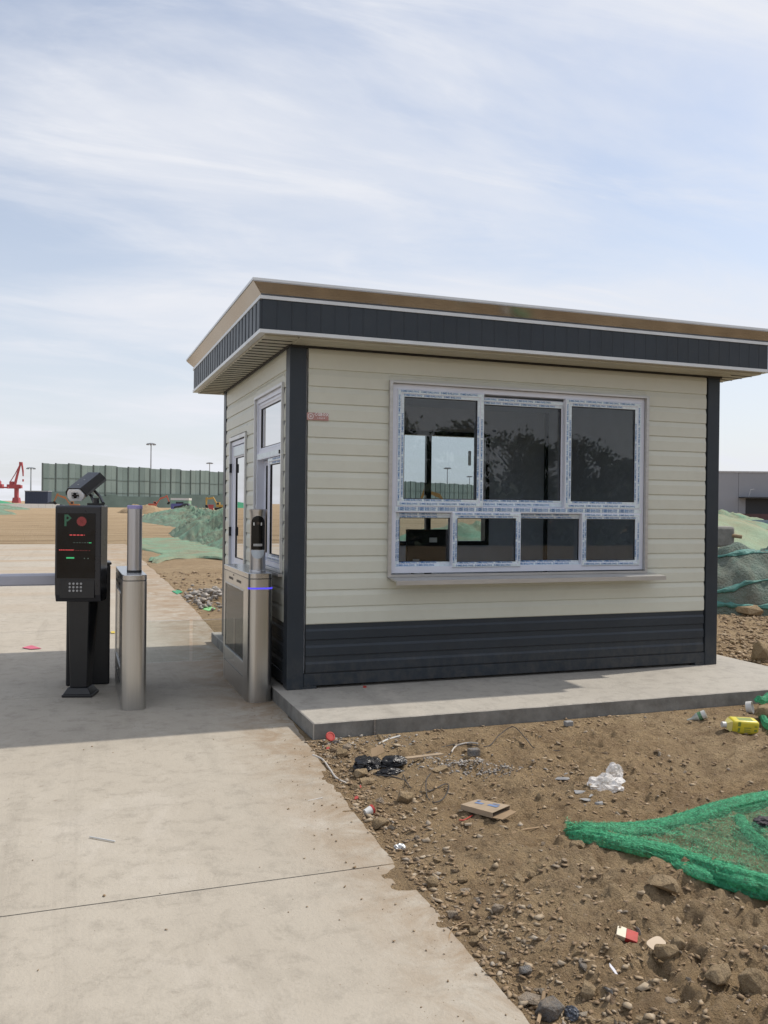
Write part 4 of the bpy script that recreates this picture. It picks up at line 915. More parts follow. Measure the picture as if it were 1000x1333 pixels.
while len(q2) < 2600:
    y = rs.uniform(-4.6, -1.1); x = float(edge(y))+.0+abs(rs.gauss(0, .16))
    if not in_slab(x, y, .01): q2.append((x, y))
q3 = np.stack([RNG.uniform(-.2, 4.2, 8000), RNG.uniform(-4.6, -1.1, 8000)], 1); q3 = q3[(q3[:, 0] > edge(q3[:, 1])+.01)]
q = np.concatenate([q1, np.array(q2), q3]); q = q[(vn(q[:, 0]*1.7, q[:, 1]*1.7, 77)+.6*vn(q[:, 0]*5, q[:, 1]*5, 78)+.5+.6*ss(.5, .1, q[:, 0]-edge(q[:, 1]))+.7*ss(-2.9, -4, q[:, 1])) > RNG.random(len(q))]; S = .005+.028*RNG.random(len(q))**4.5; dpt = np.hypot(q[:, 0]-CAM.x, q[:, 1]-CAM.y); S *= np.clip(.6+.12*dpt, .9, 1.5); S *= np.where(q[:, 0]-edge(q[:, 1]) < .4, 1.05, 1)
scatter('gravel', np.column_stack([q, gh(q[:, 0], q[:, 1])+S*.12]), S, m_peb, .42, seed=4)
q4 = pix_points(1200, (935, 795, 1010, 872), rs); S4 = .02+.06*RNG.random(len(q4))**2.5; scatter('gravel', np.column_stack([q4, gh(q4[:, 0], q4[:, 1])+S4*.1]), S4, m_peb, seed=5)
# pale angular chips of stone
m_pebpale = pebble_mat('pale_stone_chips', [(.42, .34, .24), (.36, .285, .19), (.48, .41, .31), (.31, .25, .18), (.40, .37, .32)])
qp = []
while len(qp) < 520:
    y = rs.uniform(-4.6, -1.15); x = float(edge(y))+.02+abs(rs.gauss(0, .28)) if rs.random() < .6 else rs.uniform(-.2, 3.4)
    if x > float(edge(y))+.01 and not in_slab(x, y, .02): qp.append((x, y))
qp = np.array(qp); Sp = .010+.042*RNG.random(len(qp))**2.6; scatter('gravel', np.column_stack([qp, gh(qp[:, 0], qp[:, 1])+Sp*.10]), Sp, m_pebpale, .5, seed=14)
# crumbs and dirt on the road
q5 = []
while len(q5) < 420:
    y = rs.uniform(-4.6, .6); x = float(edge(y))-abs(rs.gauss(0, .22))
    q5.append((x, y))
while len(q5) < 520: q5.append((rs.uniform(-2.2, -.4), rs.uniform(-4.6, 1.5)))
q5 = np.array(q5); S5 = .003+.013*RNG.random(len(q5))**5; scatter('dirt_crumbs', np.column_stack([q5, S5*.25]), S5, m_peb, seed=6)
# crushed pale rubble by the plinth and behind the turnstile
q6 = np.array([((lambda g: (g.x, g.y))(G(rs.gauss(610, 38), rs.gauss(994, 6)))) for _ in range(900)]+[((lambda g: (g.x, g.y))(G(rs.uniform(420, 545), rs.uniform(958, 970)))) for _ in range(160)]); q6 = q6[[not in_slab(a, b, .01) and a > float(edge(b)) for a, b in q6]]
S6 = .005+.026*RNG.random(len(q6))**3.5; scatter('crushed_rubble', np.column_stack([q6, gh(q6[:, 0], q6[:, 1])+S6*.25]), S6, m_pebgrey, seed=7)
q7 = np.column_stack([RNG.normal(.62, .30, 480), RNG.normal(7.9, .85, 480)]); q7 = q7[q7[:, 0] > edge(q7[:, 1])+.02]; S7 = .02+.14*RNG.random(len(q7))**3; hh = .16*np.exp(-((q7[:, 0]-.65)**2/.12+(q7[:, 1]-7.8)**2/.9))
scatter('crushed_rubble', np.column_stack([q7, gh(q7[:, 0], q7[:, 1])+hh*RNG.random(len(q7))+S7*.15]), S7, m_pebgrey, seed=8)
q8 = np.column_stack([RNG.uniform(.1, 1.8, 380), RNG.uniform(5.2, 14, 380)]); q8 = q8[q8[:, 0] > edge(q8[:, 1])+.02]; S8 = .015+.10*RNG.random(len(q8))**3; scatter('gravel', np.column_stack([q8, gh(q8[:, 0], q8[:, 1])+S8*.1]), S8, m_peb, seed=9)

# ------------------------------------------------------------------ litter
def gp(px, py, dz=0.0):
    g = G(px, py); z = g1(g.x, g.y); z = z if z > -.15 else (TS if in_slab(g.x, g.y) else 0.0); g = G(px, py, z+dz); return Vector((g.x, g.y, z+dz))
m_card = M('brown_cardboard', (.33, .255, .175), .85, var=.12, scale=18, bmp=.2, bscale=60); m_cardin = M('cardboard_inside', (.30, .21, .125), .9)
m_red = M('red_plastic', (.40, .040, .032), .65, var=.15, scale=40); m_bluep = M('blue_print_faded', (.14, .20, .34), .6)
# flattened carton, open at its right end
ct = thing('flattened_carton', 'flattened brown cardboard carton with blue print, one end open, on the soil', 'carton', gp(632, 1052))
c4 = [G(600, 1048, .03), G(622, 1041, .032), G(664, 1049, .05), G(641, 1059, .04)]; _cz = g1(*c4[0].xy); c4 = [p+Vector((0, 0, _cz)) for p in c4]
dn = Vector((0, 0, -.026)); mb = MB(); mb.hexa([p+dn for p in (c4[0], c4[3], c4[2], c4[1])], [c4[0], c4[3], c4[2], c4[1]]); mb.f.pop(3 if False else 3); mb.m.pop(3)
bx = mb.build('box', [m_card], ct); sm = bx.modifiers.new('s', 'SOLIDIFY'); sm.thickness = .003
fl = (c4[3]+c4[2])/2; e1 = (c4[2]-c4[3]); out_ = (c4[3]-c4[0]).normalized()*.055
mb = MB(); a, b = c4[3]+dn*.95, c4[2]+dn*.95; mb.hexa([a, a+out_*.9+e1*.12+Vector((0, 0, -.004)), b+out_-e1*.12+Vector((0, 0, .006)), b], [v_+Vector((0, 0, .003)) for v_ in (a, a+out_*.9+e1*.12+Vector((0, 0, -.004)), b+out_-e1*.12+Vector((0, 0, .006)), b)]); mb.build('flap', m_cardin, ct)
mb = MB(); a, b = c4[2], c4[1]
def on_top(u, v): return c4[0]*(1-u)*(1-v)+c4[3]*u*(1-v)+c4[2]*u*v+c4[1]*(1-u)*v+Vector((0, 0, .0028))
for u0, u1, v0, v1 in ((.18, .42, .45, .62), (.55, .85, .5, .68), (.12, .2, .7, .85), (.6, .8, .75, .82)): mb.add([on_top(u0, v0), on_top(u1, v0), on_top(u1, v1), on_top(u0, v1)], [(0, 1, 2, 3)])
tag(mb.build('blue_print', m_bluep, ct), kind='stuff')
# crumpled bags
def crumple(name, label, cat, c, rx, ry, rz_, mat, seed, amp=.45, sub=4, th=0):
    bm = bmesh.new(); bmesh.ops.create_icosphere(bm, subdivisions=sub, radius=1)
    for v in bm.verts:
        d = v.co.normalized(); o = Vector((seed*3.1, seed*1.7, seed)); n = mnoise.ridged_multi_fractal(d*1.3+o, .8, 2.1, 4, .9, 2.0)*.35+mnoise.noise(d*1.1+o)*.9+mnoise.cell(d*2.6+o)*.35
        r = 1+amp*(n-.4); v.co = Vector((d.x*rx*r, d.y*ry*r, max(-.004, d.z*rz_*r*.9+rz_*.35)))
    for f in bm.faces: f.smooth = sub > 4
    me = bpy.data.meshes.new(name); bm.to_mesh(me); bm.free(); me.materials.append(mat); o = link(name, me, None, c); tag(o, label, cat); return o
m_bagblk = M('black_bag_film', (.012, .012, .014), .28, var=.3, bmp=.5, bscale=35, bdist=.02)
crumple('plastic_bag', 'crumpled black plastic bag among the rubble by the road edge', 'plastic bag', gp(478, 999), .075, .09, .05, m_bagblk, 3)
crumple('plastic_bag', 'torn black plastic scrap right of the carton piece in the rubble', 'plastic bag', gp(510, 996), .085, .06, .045, m_bagblk, 5); crumple('plastic_bag', 'small black plastic scrap nearest the cable, below the other black bags', 'plastic bag', gp(508, 1008), .08, .05, .025, m_bagblk, 8)
def clear_bag_mat():
    m = bpy.data.materials.new('clear_film'); m.use_nodes = True; nt = m.node_tree; nt.nodes.clear(); out = nt.nodes.new('ShaderNodeOutputMaterial')
    b = nt.nodes.new('ShaderNodeBsdfPrincipled'); b.inputs['Base Color'].default_value = (.82, .80, .78, 1); b.inputs['Roughness'].default_value = .5; tr = nt.nodes.new('ShaderNodeBsdfTransparent'); mx = nt.nodes.new('ShaderNodeMixShader')
    p = pos(nt); bump(nt, b, nz(nt, 22, 4, .6, p), .7, .02); nt.links.new(ramp(nt, nz(nt, 14, 4, .6, p), [(.35, (.30, .30, .30)), (.65, (.80, .80, .80))]), mx.inputs[0]); nt.links.new(tr.outputs[0], mx.inputs[1]); nt.links.new(b.outputs[0], mx.inputs[2]); nt.links.new(mx.outputs[0], out.inputs[0]); return m
m_clear = clear_bag_mat(); crumple('plastic_bag', 'crumpled clear plastic bag lying on the soil beside grey tile shards', 'plastic bag', gp(788, 1028), .10, .07, .055, m_clear, 12, .6, 4)
o = crumple('plastic_bag', 'thin clear plastic scrap blown up behind the crumpled clear bag', 'plastic bag', gp(800, 1018), .055, .03, .08, m_clear, 17, .4, 4)
# carton strip and small carton piece by the black bag
def plank(name, label, cat, p0, p1, w, th, mat, lift=.01):
    a, b = gp(*p0), gp(*p1); a.z += lift; b.z += lift; d = (b-a).normalized(); s = Vector((-d.y, d.x, 0))*w/2; t = Vector((0, 0, th)); mb = MB(); mb.hexa([a-s, b-s, b+s, a+s], [a-s+t, b-s+t, b+s+t, a+s+t]); return tag(mb.build(name, mat, None), label, cat)
plank('wood_lath', 'thin pale wooden lath lying on the rubble right of the black bag', 'lath', (528, 992), (576, 986), .035, .008, m_card, .018)
mb = MB(); a = gp(488, 994); mb.hexa([a+Vector((-.03, -.03, .04)), a+Vector((.06, -.0, .06)), a+Vector((.06, .03, .10)), a+Vector((-.02, .02, .08))], [a+Vector((-.03, -.03, .044)), a+Vector((.06, -.0, .064)), a+Vector((.06, .03, .104)), a+Vector((-.02, .02, .084))]); tag(mb.build('carton_piece', m_cardin), 'folded scrap of brown carton resting on the black bag', 'carton')
# red lid, red scraps, cup
a = gp(430, 968); mb = MB(); mb.lathe([(0, -.006), (.030, -.006), (.032, 0), (.030, .007), (.024, .008), (.022, .005), (0, .005)], n=24); o = mb.build('round_litter', m_red, smooth=True); o.location = a+Vector((0, 0, .045)); o.rotation_euler = (math.radians(55), .2, .1); tag(o, 'round red plastic lid propped on stones at the plinth corner', 'lid')
for i, (px, py, lab) in enumerate([(468, 1027, 'torn red plastic scrap under the brown slab of stone'), (464, 1041, 'torn red plastic scrap at the road edge above the paper cup'), (427, 976, 'thin red plastic strip lying below the rubble at the plinth corner')]):
    a = gp(px, py); mb = MB(); mb.hexa([a+Vector(p) for p in ((-.013, -.006, .002), (.010, -.003, .006), (.012, .008, .016), (-.007, .006, .014))], [a+Vector(p) for p in ((-.013, -.006, .004), (.010, -.003, .008), (.012, .008, .018), (-.007, .006, .016))]); tag(mb.build('plastic_scrap', m_red), lab, 'scrap')
cp = thing('paper_cup', 'crushed white paper cup with a red rim on the road edge', 'paper cup', gp(482, 1062)); ax_ = Vector((.9, .25, .22)).normalized(); a = gp(475, 1064)+Vector((0, 0, .022)); mb = MB(); mb.cyl(a, a+ax_*.046, .016, .022, 18); mb.build('cup_wall', m_whiteplastic, cp, smooth=True); mb = MB(); mb.cyl(a+ax_*.037, a+ax_*.049, .0215, .0232, 18); mb.build('rim', m_red, cp, smooth=True)
crumple('foil_scrap', 'crumpled shiny foil scrap on the road edge below the paper cup', 'foil', gp(521, 1106), .025, .02, .02, m_trim, 21)
crumple('foil_scrap', 'dark grey blue wrapper scrap at the bottom beside the dark grey rock', 'foil', gp(745, 1322), .02, .026, .02, M('blue_foil', (.10, .11, .13), .35, .3, var=.6, scale=30), 22)
# cigarette packet
pk = thing('cigarette_packet', 'red cigarette packet with a cream lid lying on loose soil', 'packet', gp(816, 1224)); a = gp(816, 1224); pm = Matrix.Translation(a+Vector((0, 0, .018))) @ Euler((.35, .25, -.62)).to_matrix().to_4x4() @ Matrix.Scale(.84, 4)
mb = MB(); mb.box(-.005, -.0275, -.011, .044, .0275, .011); mb.v = [tuple(pm @ Vector(p)) for p in mb.v]; mb.build('packet_body', m_red, pk, bev=.001); mb = MB(); mb.box(-.044, -.0275, -.011, -.0052, .0275, .011); mb.v = [tuple(pm @ Vector(p)) for p in mb.v]; mb.build('packet_lid', M('cream_card', (.62, .55, .42), .5), pk, bev=.001)
# beige oval card
a = gp(854, 1240); mb = MB(); ov = []
for k in range(20):
    t_ = 2*math.pi*k/20; ov.append((.036*math.copysign(abs(math.cos(t_))**.6, math.cos(t_)), .022*math.copysign(abs(math.sin(t_))**.6, math.sin(t_))))
mb.prism(ov, 0, .004, lambda u, v, w: (u, v, w)); o = mb.build('shoe_insole', M('beige_card', (.50, .40, .29), .7, var=.04)); o.location = a+Vector((0, .0, .03)); o.rotation_euler = (.35, -.1, .25); o.name = 'oval_card'; tag(o, 'pale beige oval card lying on the brown rocks', 'card')
a = gp(798, 1268); mb = MB(); mb.prism([(-.004, -.02), (.006, -.022), (.010, .0), (.003, .022), (-.008, .012)], 0, .002, lambda u, v, w: (u, v, w)); o = mb.build('white_shard', M('white_ceramic', (.66, .66, .70), .3)); o.location = a+Vector((0, 0, .014)); o.rotation_euler = (.7, .2, .5); tag(o, 'thin white shard stuck in the soil below the cigarette packet', 'shard')
# yellow canister
yb = thing('yellow_bottle', 'bright yellow plastic bottle with white cap lying on its side', 'bottle', gp(966, 953)); a = gp(966, 954); pm = Matrix.Translation(a+Vector((0, 0, .05))) @ Euler((.15, .06, -.28)).to_matrix().to_4x4()
m_yel = M('yellow_plastic', (.62, .53, .035), .4, var=.06, scale=14, dirt=.5, dirtcol=(.34, .26, .10)); mb = MB(); mb.box(-.09, -.05, -.048, .10, .05, .048); bm_ = mb.mesh('t', m_yel, bev=.02, seg=3, smooth=True, angle=60)
o = link('bottle_body', bm_, yb); o.matrix_parent_inverse = world_of(yb).inverted(); o.matrix_basis = pm
mb = MB(); mb.hexa([(-.115, -.02, -.02), (-.115, .02, -.02), (-.088, .042, -.04), (-.088, -.042, -.04)][::-1], [(-.115, -.02, .02), (-.115, .02, .02), (-.088, .042, .04), (-.088, -.042, .04)][::-1]); mb.v = [tuple(pm @ Vector(p)) for p in mb.v]; mb.build('shoulder', M('pale_yellow_plastic', (.68, .60, .22), .4), yb)
mb = MB(); mb.cyl((-.142, 0, 0), (-.113, 0, 0), .02, n=16); mb.v = [tuple(pm @ Vector(p)) for p in mb.v]; mb.build('cap', m_whiteplastic, yb, smooth=True)
mb = MB(); m_ylab = M('label_print', (.20, .26, .05), .5)
for (x, z, w, h) in ((-.055, .012, .02, .03), (-.052, -.028, .016, .03), (-.01, .0, .05, .006), (-.01, -.014, .045, .005), (-.01, -.026, .05, .004), (.062, .01, .018, .008), (.062, -.02, .02, .014)): mb.add([pm @ Vector((x, -.0508, z)), pm @ Vector((x+w, -.0508, z)), pm @ Vector((x+w, -.0508, z+h)), pm @ Vector((x, -.0508, z+h))], [(0, 1, 2, 3)])
mb.add([pm @ Vector(q_) for q_ in ((-.04, -.03, .0487), (.06, -.03, .0487), (.06, .02, .0487), (-.04, .02, .0487))], [(0, 1, 2, 3)]); tag(mb.build('label', m_ylab, yb), kind='stuff')
# glass bottle
gb = thing('glass_bottle', 'small clear bottle with a green and white label lying near the plinth', 'bottle', gp(906, 938)); A_, B_ = gp(895, 942)+Vector((0, 0, .022)), gp(919, 935)+Vector((0, 0, .032)); d = (B_-A_)
def lathe_dir(prof, A, d, n=18):
    q_ = d.to_track_quat('Z', 'Y'); mb = MB(); mb.lathe(prof, n=n); mb.v = [tuple(A+q_ @ Vector(p)) for p in mb.v]; return mb
L_ = d.length; lathe_dir([(.010, 0), (.011, L_*.12), (.011, L_*.25), (.026, L_*.48), (.030, L_*.55), (.030, L_), (.0, L_)], A_, d).build('glass_body', M('frosted_glass', (.45, .47, .43), .15, var=.15, scale=30), gb, smooth=True)
lathe_dir([(.0306, L_*.60), (.0306, L_*.78)], A_, d).build('label', M('green_label', (.10, .22, .12), .5, var=.6, scale=60), gb, smooth=True); lathe_dir([(.0306, L_*.785), (.0306, L_*.97)], A_, d).build('label', m_whiteplastic, gb, smooth=True)
# paper ring, block with net
a = gp(976, 929); mb = MB(); mb.lathe([(.046, -.02), (.046, .02), (.041, .02), (.041, -.02), (.046, -.02)], n=26); mb.f = mb.f[:-2]; mb.m = mb.m[:-2]; o = mb.build('paper_ring', m_whiteplastic, smooth=True); o.location = a+Vector((0, 0, .046)); o.rotation_euler = (math.radians(78), .15, math.radians(35)); tag(o, 'white cardboard tape ring standing beside the green netted block', 'ring')
blk = stone(998, 938, .26, 'brown stone block at the right edge near the yellow bottle', seed=71, sx=1.1, sy=.6, sz=.42, rz=.1)
nt_ = MB()
for k, (p0, p1) in enumerate((((983, 928), (1010, 922)), ((990, 938), (1012, 962)))):
    pts = [gp(p0[0]+(p1[0]-p0[0])*t/6, p0[1]+(p1[1]-p0[1])*t/6)+Vector((0, 0, .06*(1-k)+.03+.012*math.sin(t*2))) for t in range(7)]; nt_.tube(pts, [.016, .025, .03, .03, .034, .03, .03], 8)
tag(nt_.build('green_net_scrap', m_netroll, smooth=True), 'scrap of green net wrapped over the stone block at the right edge', 'net')
# cables, sticks and strips
m_cable = M('black_cable', (.06, .055, .05), .5); m_wcable = M('pale_cable', (.50, .47, .43), .6)
def cable(label, pts, r, mat, name='cable', lift=.006, cat='cable', bumps=0):
    W_ = [gp(*p[:2])+Vector((0, 0, lift+(p[2] if len(p) > 2 else 0))) for p in pts]; out = []
    for i in range(len(W_)-1):
        p0, p1, p2, p3 = W_[max(i-1, 0)], W_[i], W_[i+1], W_[min(i+2, len(W_)-1)]
        for k in range(6):
            t = k/6; out.append(.5*((2*p1)+(p2-p0)*t+(2*p0-5*p1+4*p2-p3)*t*t+(3*p1-p0-3*p2+p3)*t**3))
    out.append(W_[-1]); mb = MB(); mb.tube(out, r, 6); return tag(mb.build(name, mat, smooth=True), label, cat)
cable('thin dark cable looped in a ring beside the brown boulder', [(525, 1010), (531, 1022), (541, 1031), (557, 1032), (580, 1022), (584, 1030, .01), (578, 1040), (566, 1046), (556, 1038), (555, 1022, .02), (561, 1008)], .003, m_cable)
cable('long thin dark cable arching over the soil in front of the plinth', [(553, 982), (575, 974), (600, 969), (620, 972), (637, 972), (650, 962, .02), (668, 957, .05), (684, 968, .03), (700, 977), (740, 978)], .0032, m_cable)
cable('short pale cable curling beside the long dark cable', [(588, 980), (592, 974), (600, 970), (612, 968), (622, 969)], .005, m_wcable); cable('pale cable end lying along the road edge below the plinth corner', [(407, 984), (420, 990), (430, 1003), (438, 1014), (452, 1021)], .0055, m_wcable)
cable('white plastic strip lying in front of the plinth', [(493, 970), (504, 964), (521, 959)], .006, m_whiteplastic, 'plastic_strip', cat='strip')
cable('black cable trailing out of the rubbish beside the black bag', [(450, 1012), (462, 1004), (478, 1003), (490, 1010), (510, 1012), (530, 1018)], .0035, m_cable)
cable('red ribbon scrap on the soil below the flattened carton', [(598, 1069), (604, 1069), (610, 1066), (615, 1063)], .003, m_red, 'ribbon', cat='ribbon')
cable('dry twig on the soil left of the net tip', [(664, 1088), (680, 1082), (700, 1079), (716, 1076)], .004, m_cardin, 'twig', cat='twig'); cable('pale twig leaning on the dark grey rock at the bottom', [(700, 1335), (704, 1322, .01), (708, 1306, .03)], .006, m_cardin, 'twig', cat='twig')
cable('bent dry grass stem beside the rounded stones at the road edge', [(584, 1230), (586, 1217), (593, 1208), (605, 1202)], .002, m_cardin, 'twig', cat='twig')
for lab, p0, p1 in (('white stick on the concrete nearest the rubble corner', (349, 1017), (383, 1015)), ('pale thin stick lying on the concrete at the dirt patch', (401, 1044), (420, 1040)), ('thin white stick on the open concrete, farthest left', (117, 1091), (150, 1097))): cable(lab, [p0, p1], .0035, m_whiteplastic if 'white' in lab else m_wcable, 'stick', cat='stick')
def flatpaper(label, pts, mat, name='paper_scrap'):
    P_ = [gp(*p)+Vector((0, 0, .006)) for p in pts]; mb = MB(); n_ = len(P_); mb.add(P_+[p+Vector((0, 0, .004)) for p in P_], [tuple(range(n_))[::-1], tuple(range(n_, 2*n_))]+[(i, (i+1) % n_, n_+(i+1) % n_, n_+i) for i in range(n_)]); tag(mb.build(name, mat), label, 'scrap')
m_pink = M('pink_paper', (.55, .12, .18), .7); flatpaper('pink paper scrap on the shaded road left of the terminal', [(29, 844), (41, 841), (54, 845), (40, 846)], m_pink); flatpaper('pink paper scrap on the sunlit road behind the turnstile lane', [(221, 807), (233, 805), (243, 806), (228, 808)], m_pink)
flatpaper('yellow paper scrap on the road beside the left turnstile', [(144, 823), (149, 822.5), (150, 825), (145, 825)], M('yellow_paper', (.6, .45, .06), .7)); flatpaper('light green plastic scrap on the rubble left of the booth', [(264, 794), (272, 789), (281, 793), (272, 796)], M('green_plastic', (.20, .50, .18), .5))
flatpaper('green net scrap on the edge of the grey rubble heap', [(224, 770), (232, 768), (238, 771), (231, 774)], m_netbright, 'net_scrap')
MB_b = MB(); a = gp(740, 945); MB_b.box(a.x-.03, a.y-.02, a.z, a.x+.03, a.y+.02, a.z+.035); tag(MB_b.build('brick_piece', m_tile, bev=.004), 'grey broken brick piece at the foot of the plinth', 'brick'); a = gp(617, 984); mb = MB(); mb.box(a.x-.035, a.y-.02, a.z, a.x+.035, a.y+.025, a.z+.045); tag(mb.build('brick_piece', m_rockgrey, bev=.004), 'grey brick end standing on the crushed pale rubble', 'brick')
a = Vector((.62, -.13, TS)); mb = MB(); a = G(475, 895, TS); mb.lathe([(.0, 0), (.014, 0), (.014, .012), (.0, .012)], (a.x, a.y, TS), 12); tag(mb.build('round_litter', m_red), 'small red plastic cap on the plinth against the booth base', 'cap')

# ------------------------------------------------------------------ green net in the foreground
net = thing('green_net', 'bright green dust net rolled into two thick folds across the soil', 'net', gp(800, 1090))
UP = [(737, 1083), (765, 1083), (800, 1085), (840, 1084), (880, 1076), (915, 1064), (950, 1054), (985, 1047), (1020, 1042), (1060, 1036)]
DN = [(739, 1088), (765, 1093), (800, 1101), (840, 1110), (875, 1120), (915, 1133), (950, 1146), (985, 1158), (1020, 1170), (1060, 1184)]
def dense(L, n=46):
    out = []; m_ = len(L)-1
    for i in range(n+1):
        t = i/n*m_; k = min(int(t), m_-1); u = t-k; p = [L[max(k-1, 0)], L[k], L[k+1], L[min(k+2, m_)]]
        out.append(tuple(.5*(2*p[1][c]+(p[2][c]-p[0][c])*u+(2*p[0][c]-5*p[1][c]+4*p[2][c]-p[3][c])*u*u+(3*p[1][c]-p[0][c]-3*p[2][c]+p[3][c])*u**3) for c in (0, 1)))
    return out
NETV = []
def smooth_path(L, w=9):
    out = []
    for i in range(len(L)):
        a, b = max(0, i-w), min(len(L), i+w+1); h = min(i-a, b-1-i); q = L[i-h:i+h+1]; out.append(sum(q, Vector())/len(q))
    return out
def roll(path, r0, r1, seed, name='rolled_fold'):
    P_ = smooth_path([gp(*p) for p in dense(path, 70)]); n = 30; vs_ = []; fs = []
    for i, p in enumerate(P_):
        t = i/(len(P_)-1); r = (r0+(r1-r0)*t)*min(1, .45+6*t); d = (P_[min(i+1, len(P_)-1)]-P_[max(i-1, 0)]).normalized(); s = Vector((-d.y, d.x, 0)).normalized()
        for k in range(n):
            a = 2*math.pi*k/n; w = 1+.34*float(vn(i*.05+seed*9, k*.8+i*.02, seed))+.30*float(vn(i*.07, k*1.7+seed+i*.035, seed+1))+.24*float(vn(i*.16, k*.5*6.1+i*.05, seed+2))
            vs_.append(p+s*(r*1.15*w*math.cos(a))+Vector((0, 0, max(-.01, r*.42+r*.66*w*math.sin(a)))))
    for i in range(len(P_)-1):
        for k in range(n): fs.append((i*n+k, i*n+(k+1) % n, (i+1)*n+(k+1) % n, (i+1)*n+k))
    fs += [tuple(range(n))[::-1]]; mb = MB(); mb.add(vs_, fs); mb.build(name, m_netroll, net, smooth=True, angle=180); NETV.append((P_, vs_, n))
roll(UP, .036, .050, 1); roll(DN, .040, .058, 2)
roll([(962, 1062), (968, 1078), (980, 1092), (1000, 1108), (1030, 1125)], .022, .034, 3); roll([(872, 1100), (880, 1110), (884, 1118), (878, 1128), (905, 1140), (950, 1156), (1000, 1172)], .02, .03, 4)
ua, da = dense(UP, 60), dense(DN, 60); fs = []; m_ = 26
UA = np.array([p[:] for p in smooth_path([gp(*p) for p in ua])]); DA = np.array([p[:] for p in smooth_path([gp(*p) for p in da])]); T_ = (np.arange(m_+1)/m_)[None, :, None]; PP = UA[:, None]*(1-T_)+DA[:, None]*T_
I_, K_ = np.meshgrid(np.arange(61), np.arange(m_+1), indexing='ij'); sn = np.sin(np.pi*K_/m_)
Z_ = PP[..., 2]*.6+.4*gh(PP[..., 0], PP[..., 1])+.026+.040*sn*(vn(I_*.2, K_*.35, 31)+.45)+.022*vn(I_*.35, K_*.8, 33)*sn+.010*vn(I_*.5, K_*1.9, 34)*sn
vs_ = list(zip(PP[..., 0].ravel().tolist(), PP[..., 1].ravel().tolist(), Z_.ravel().tolist()))
for i in range(60):
    for k in range(m_): a = i*(m_+1)+k; fs.append((a, a+1, a+m_+2, a+m_+1))
mb = MB(); mb.add(vs_, fs); mb.build('loose_sheet', m_netsheet, net, smooth=True, angle=180)
# loose woven threads all over the folds and the sheet
rt_ = random.Random(5); th = MB(); SH = vs_
def thread(p, d, L, w):
    q = Vector((rt_.gauss(0, 1), rt_.gauss(0, 1), rt_.gauss(0, .5))); d = (d+q*.18).normalized(); s_ = d.cross(Vector((rt_.gauss(0, .4), rt_.gauss(0, .4), 1))).normalized()*w; m_ = p+d*L*.5+Vector((0, 0, rt_.uniform(.0, .006))); e = p+d*L
    th.add([p-s_, p+s_, m_+s_, m_-s_, e+s_, e-s_], [(0, 1, 2, 3), (3, 2, 4, 5)])
for P_, V_, n_ in NETV:
    for _ in range(1500 if P_ is NETV[0][0] or P_ is NETV[1][0] else 500):
        i = rt_.randrange(6, len(P_)-2); k = rt_.randrange(1, n_//2); p = Vector(V_[i*n_+k]); c = P_[i]; thread(p+(p-c).normalized()*.0008, (P_[i+1]-P_[i]).normalized(), rt_.uniform(.010, .024), rt_.uniform(.0004, .0009))
for _ in range(3200):
    i = rt_.randrange(60); k = rt_.randrange(26); p = Vector(SH[i*27+k]).lerp(Vector(SH[(i+1)*27+k+1]), rt_.random()); thread(p+Vector((0, 0, .002)), Vector((rt_.choice((1, -.3)), rt_.choice((.3, 1)), 0)), rt_.uniform(.008, .022), rt_.uniform(.0004, .0009))
tag(th.build('loose_threads', M('net_thread', (.10, .42, .22), .75, spec=.1, var=.45, scale=70), net), kind='stuff')
crumple('glove', 'dark crumpled rag lying on the green net at the right edge', 'rag', gp(994, 1082)+Vector((0, 0, .03)), .07, .04, .03, M('dark_rag', (.04, .035, .04), .8, var=.4, scale=30), 31).name = 'dark_rag'

# ------------------------------------------------------------------ netted soil mounds and ground nets
def mound(name, label, c, rx, ry, h, rot, mat, seed, rough=.25, wr=0, n=56, m=26, skew=0, cat='soil mound', group=None, flat=1.6):
    fs = []; ca, sa = math.cos(rot), math.sin(rot)
    A_ = 2*np.pi*np.arange(n)/n; wb = 1+.22*vn(3+2.2*np.cos(A_), 3+2.2*np.sin(A_), seed+9); R_ = (np.arange(1, m+1)/m)[:, None]
    U = np.concatenate([[0], (R_*(wb*np.cos(A_))[None]).ravel()]); V = np.concatenate([[0], (R_*(wb*np.sin(A_))[None]).ravel()]); RR = np.concatenate([[0], np.repeat(np.arange(1, m+1)/m, n)])
    b = np.maximum(0, 1-RR**flat); x = U*rx; y = V*ry; k_ = .6/h
    nn = vn(x*.9*k_+seed*7, y*.9*k_, seed)+.5*vn(x*2.6*k_, y*2.6*k_, seed+1)+.28*vn(x*6*k_, y*6*k_, seed+2)+.16*vn(x*14*k_, y*14*k_, seed+4)
    z = h*b**.9*(1+rough*2*nn)
    if wr: z = z+wr*h*(vn(x*3.1/h, y*.35/h, seed+3)+.5*vn(x*7.3/h, y*.8/h, seed+5))*np.minimum(1, b*3)
    X = c[0]+x*ca-y*sa; Y = c[1]+x*sa+y*ca; Z = np.asarray(gh(X, Y))-.06+z; Z[-n:] -= .1
    vs_ = list(zip(X.tolist(), Y.tolist(), Z.tolist()))
    fs += [(0, 1+i, 1+(i+1) % n) for i in range(n)]
    for j in range(m-1):
        for i in range(n): fs.append((1+j*n+i, 1+(j+1)*n+i, 1+(j+1)*n+(i+1) % n, 1+j*n+(i+1) % n))
    mb = MB(); mb.add(vs_, fs); me = mb.mesh(name, mat); me.polygons.foreach_set('use_smooth', [True]*len(me.polygons)); o = link(name, me); return tag(o, label, cat, group)
GR = 'soil mounds under green dust net'
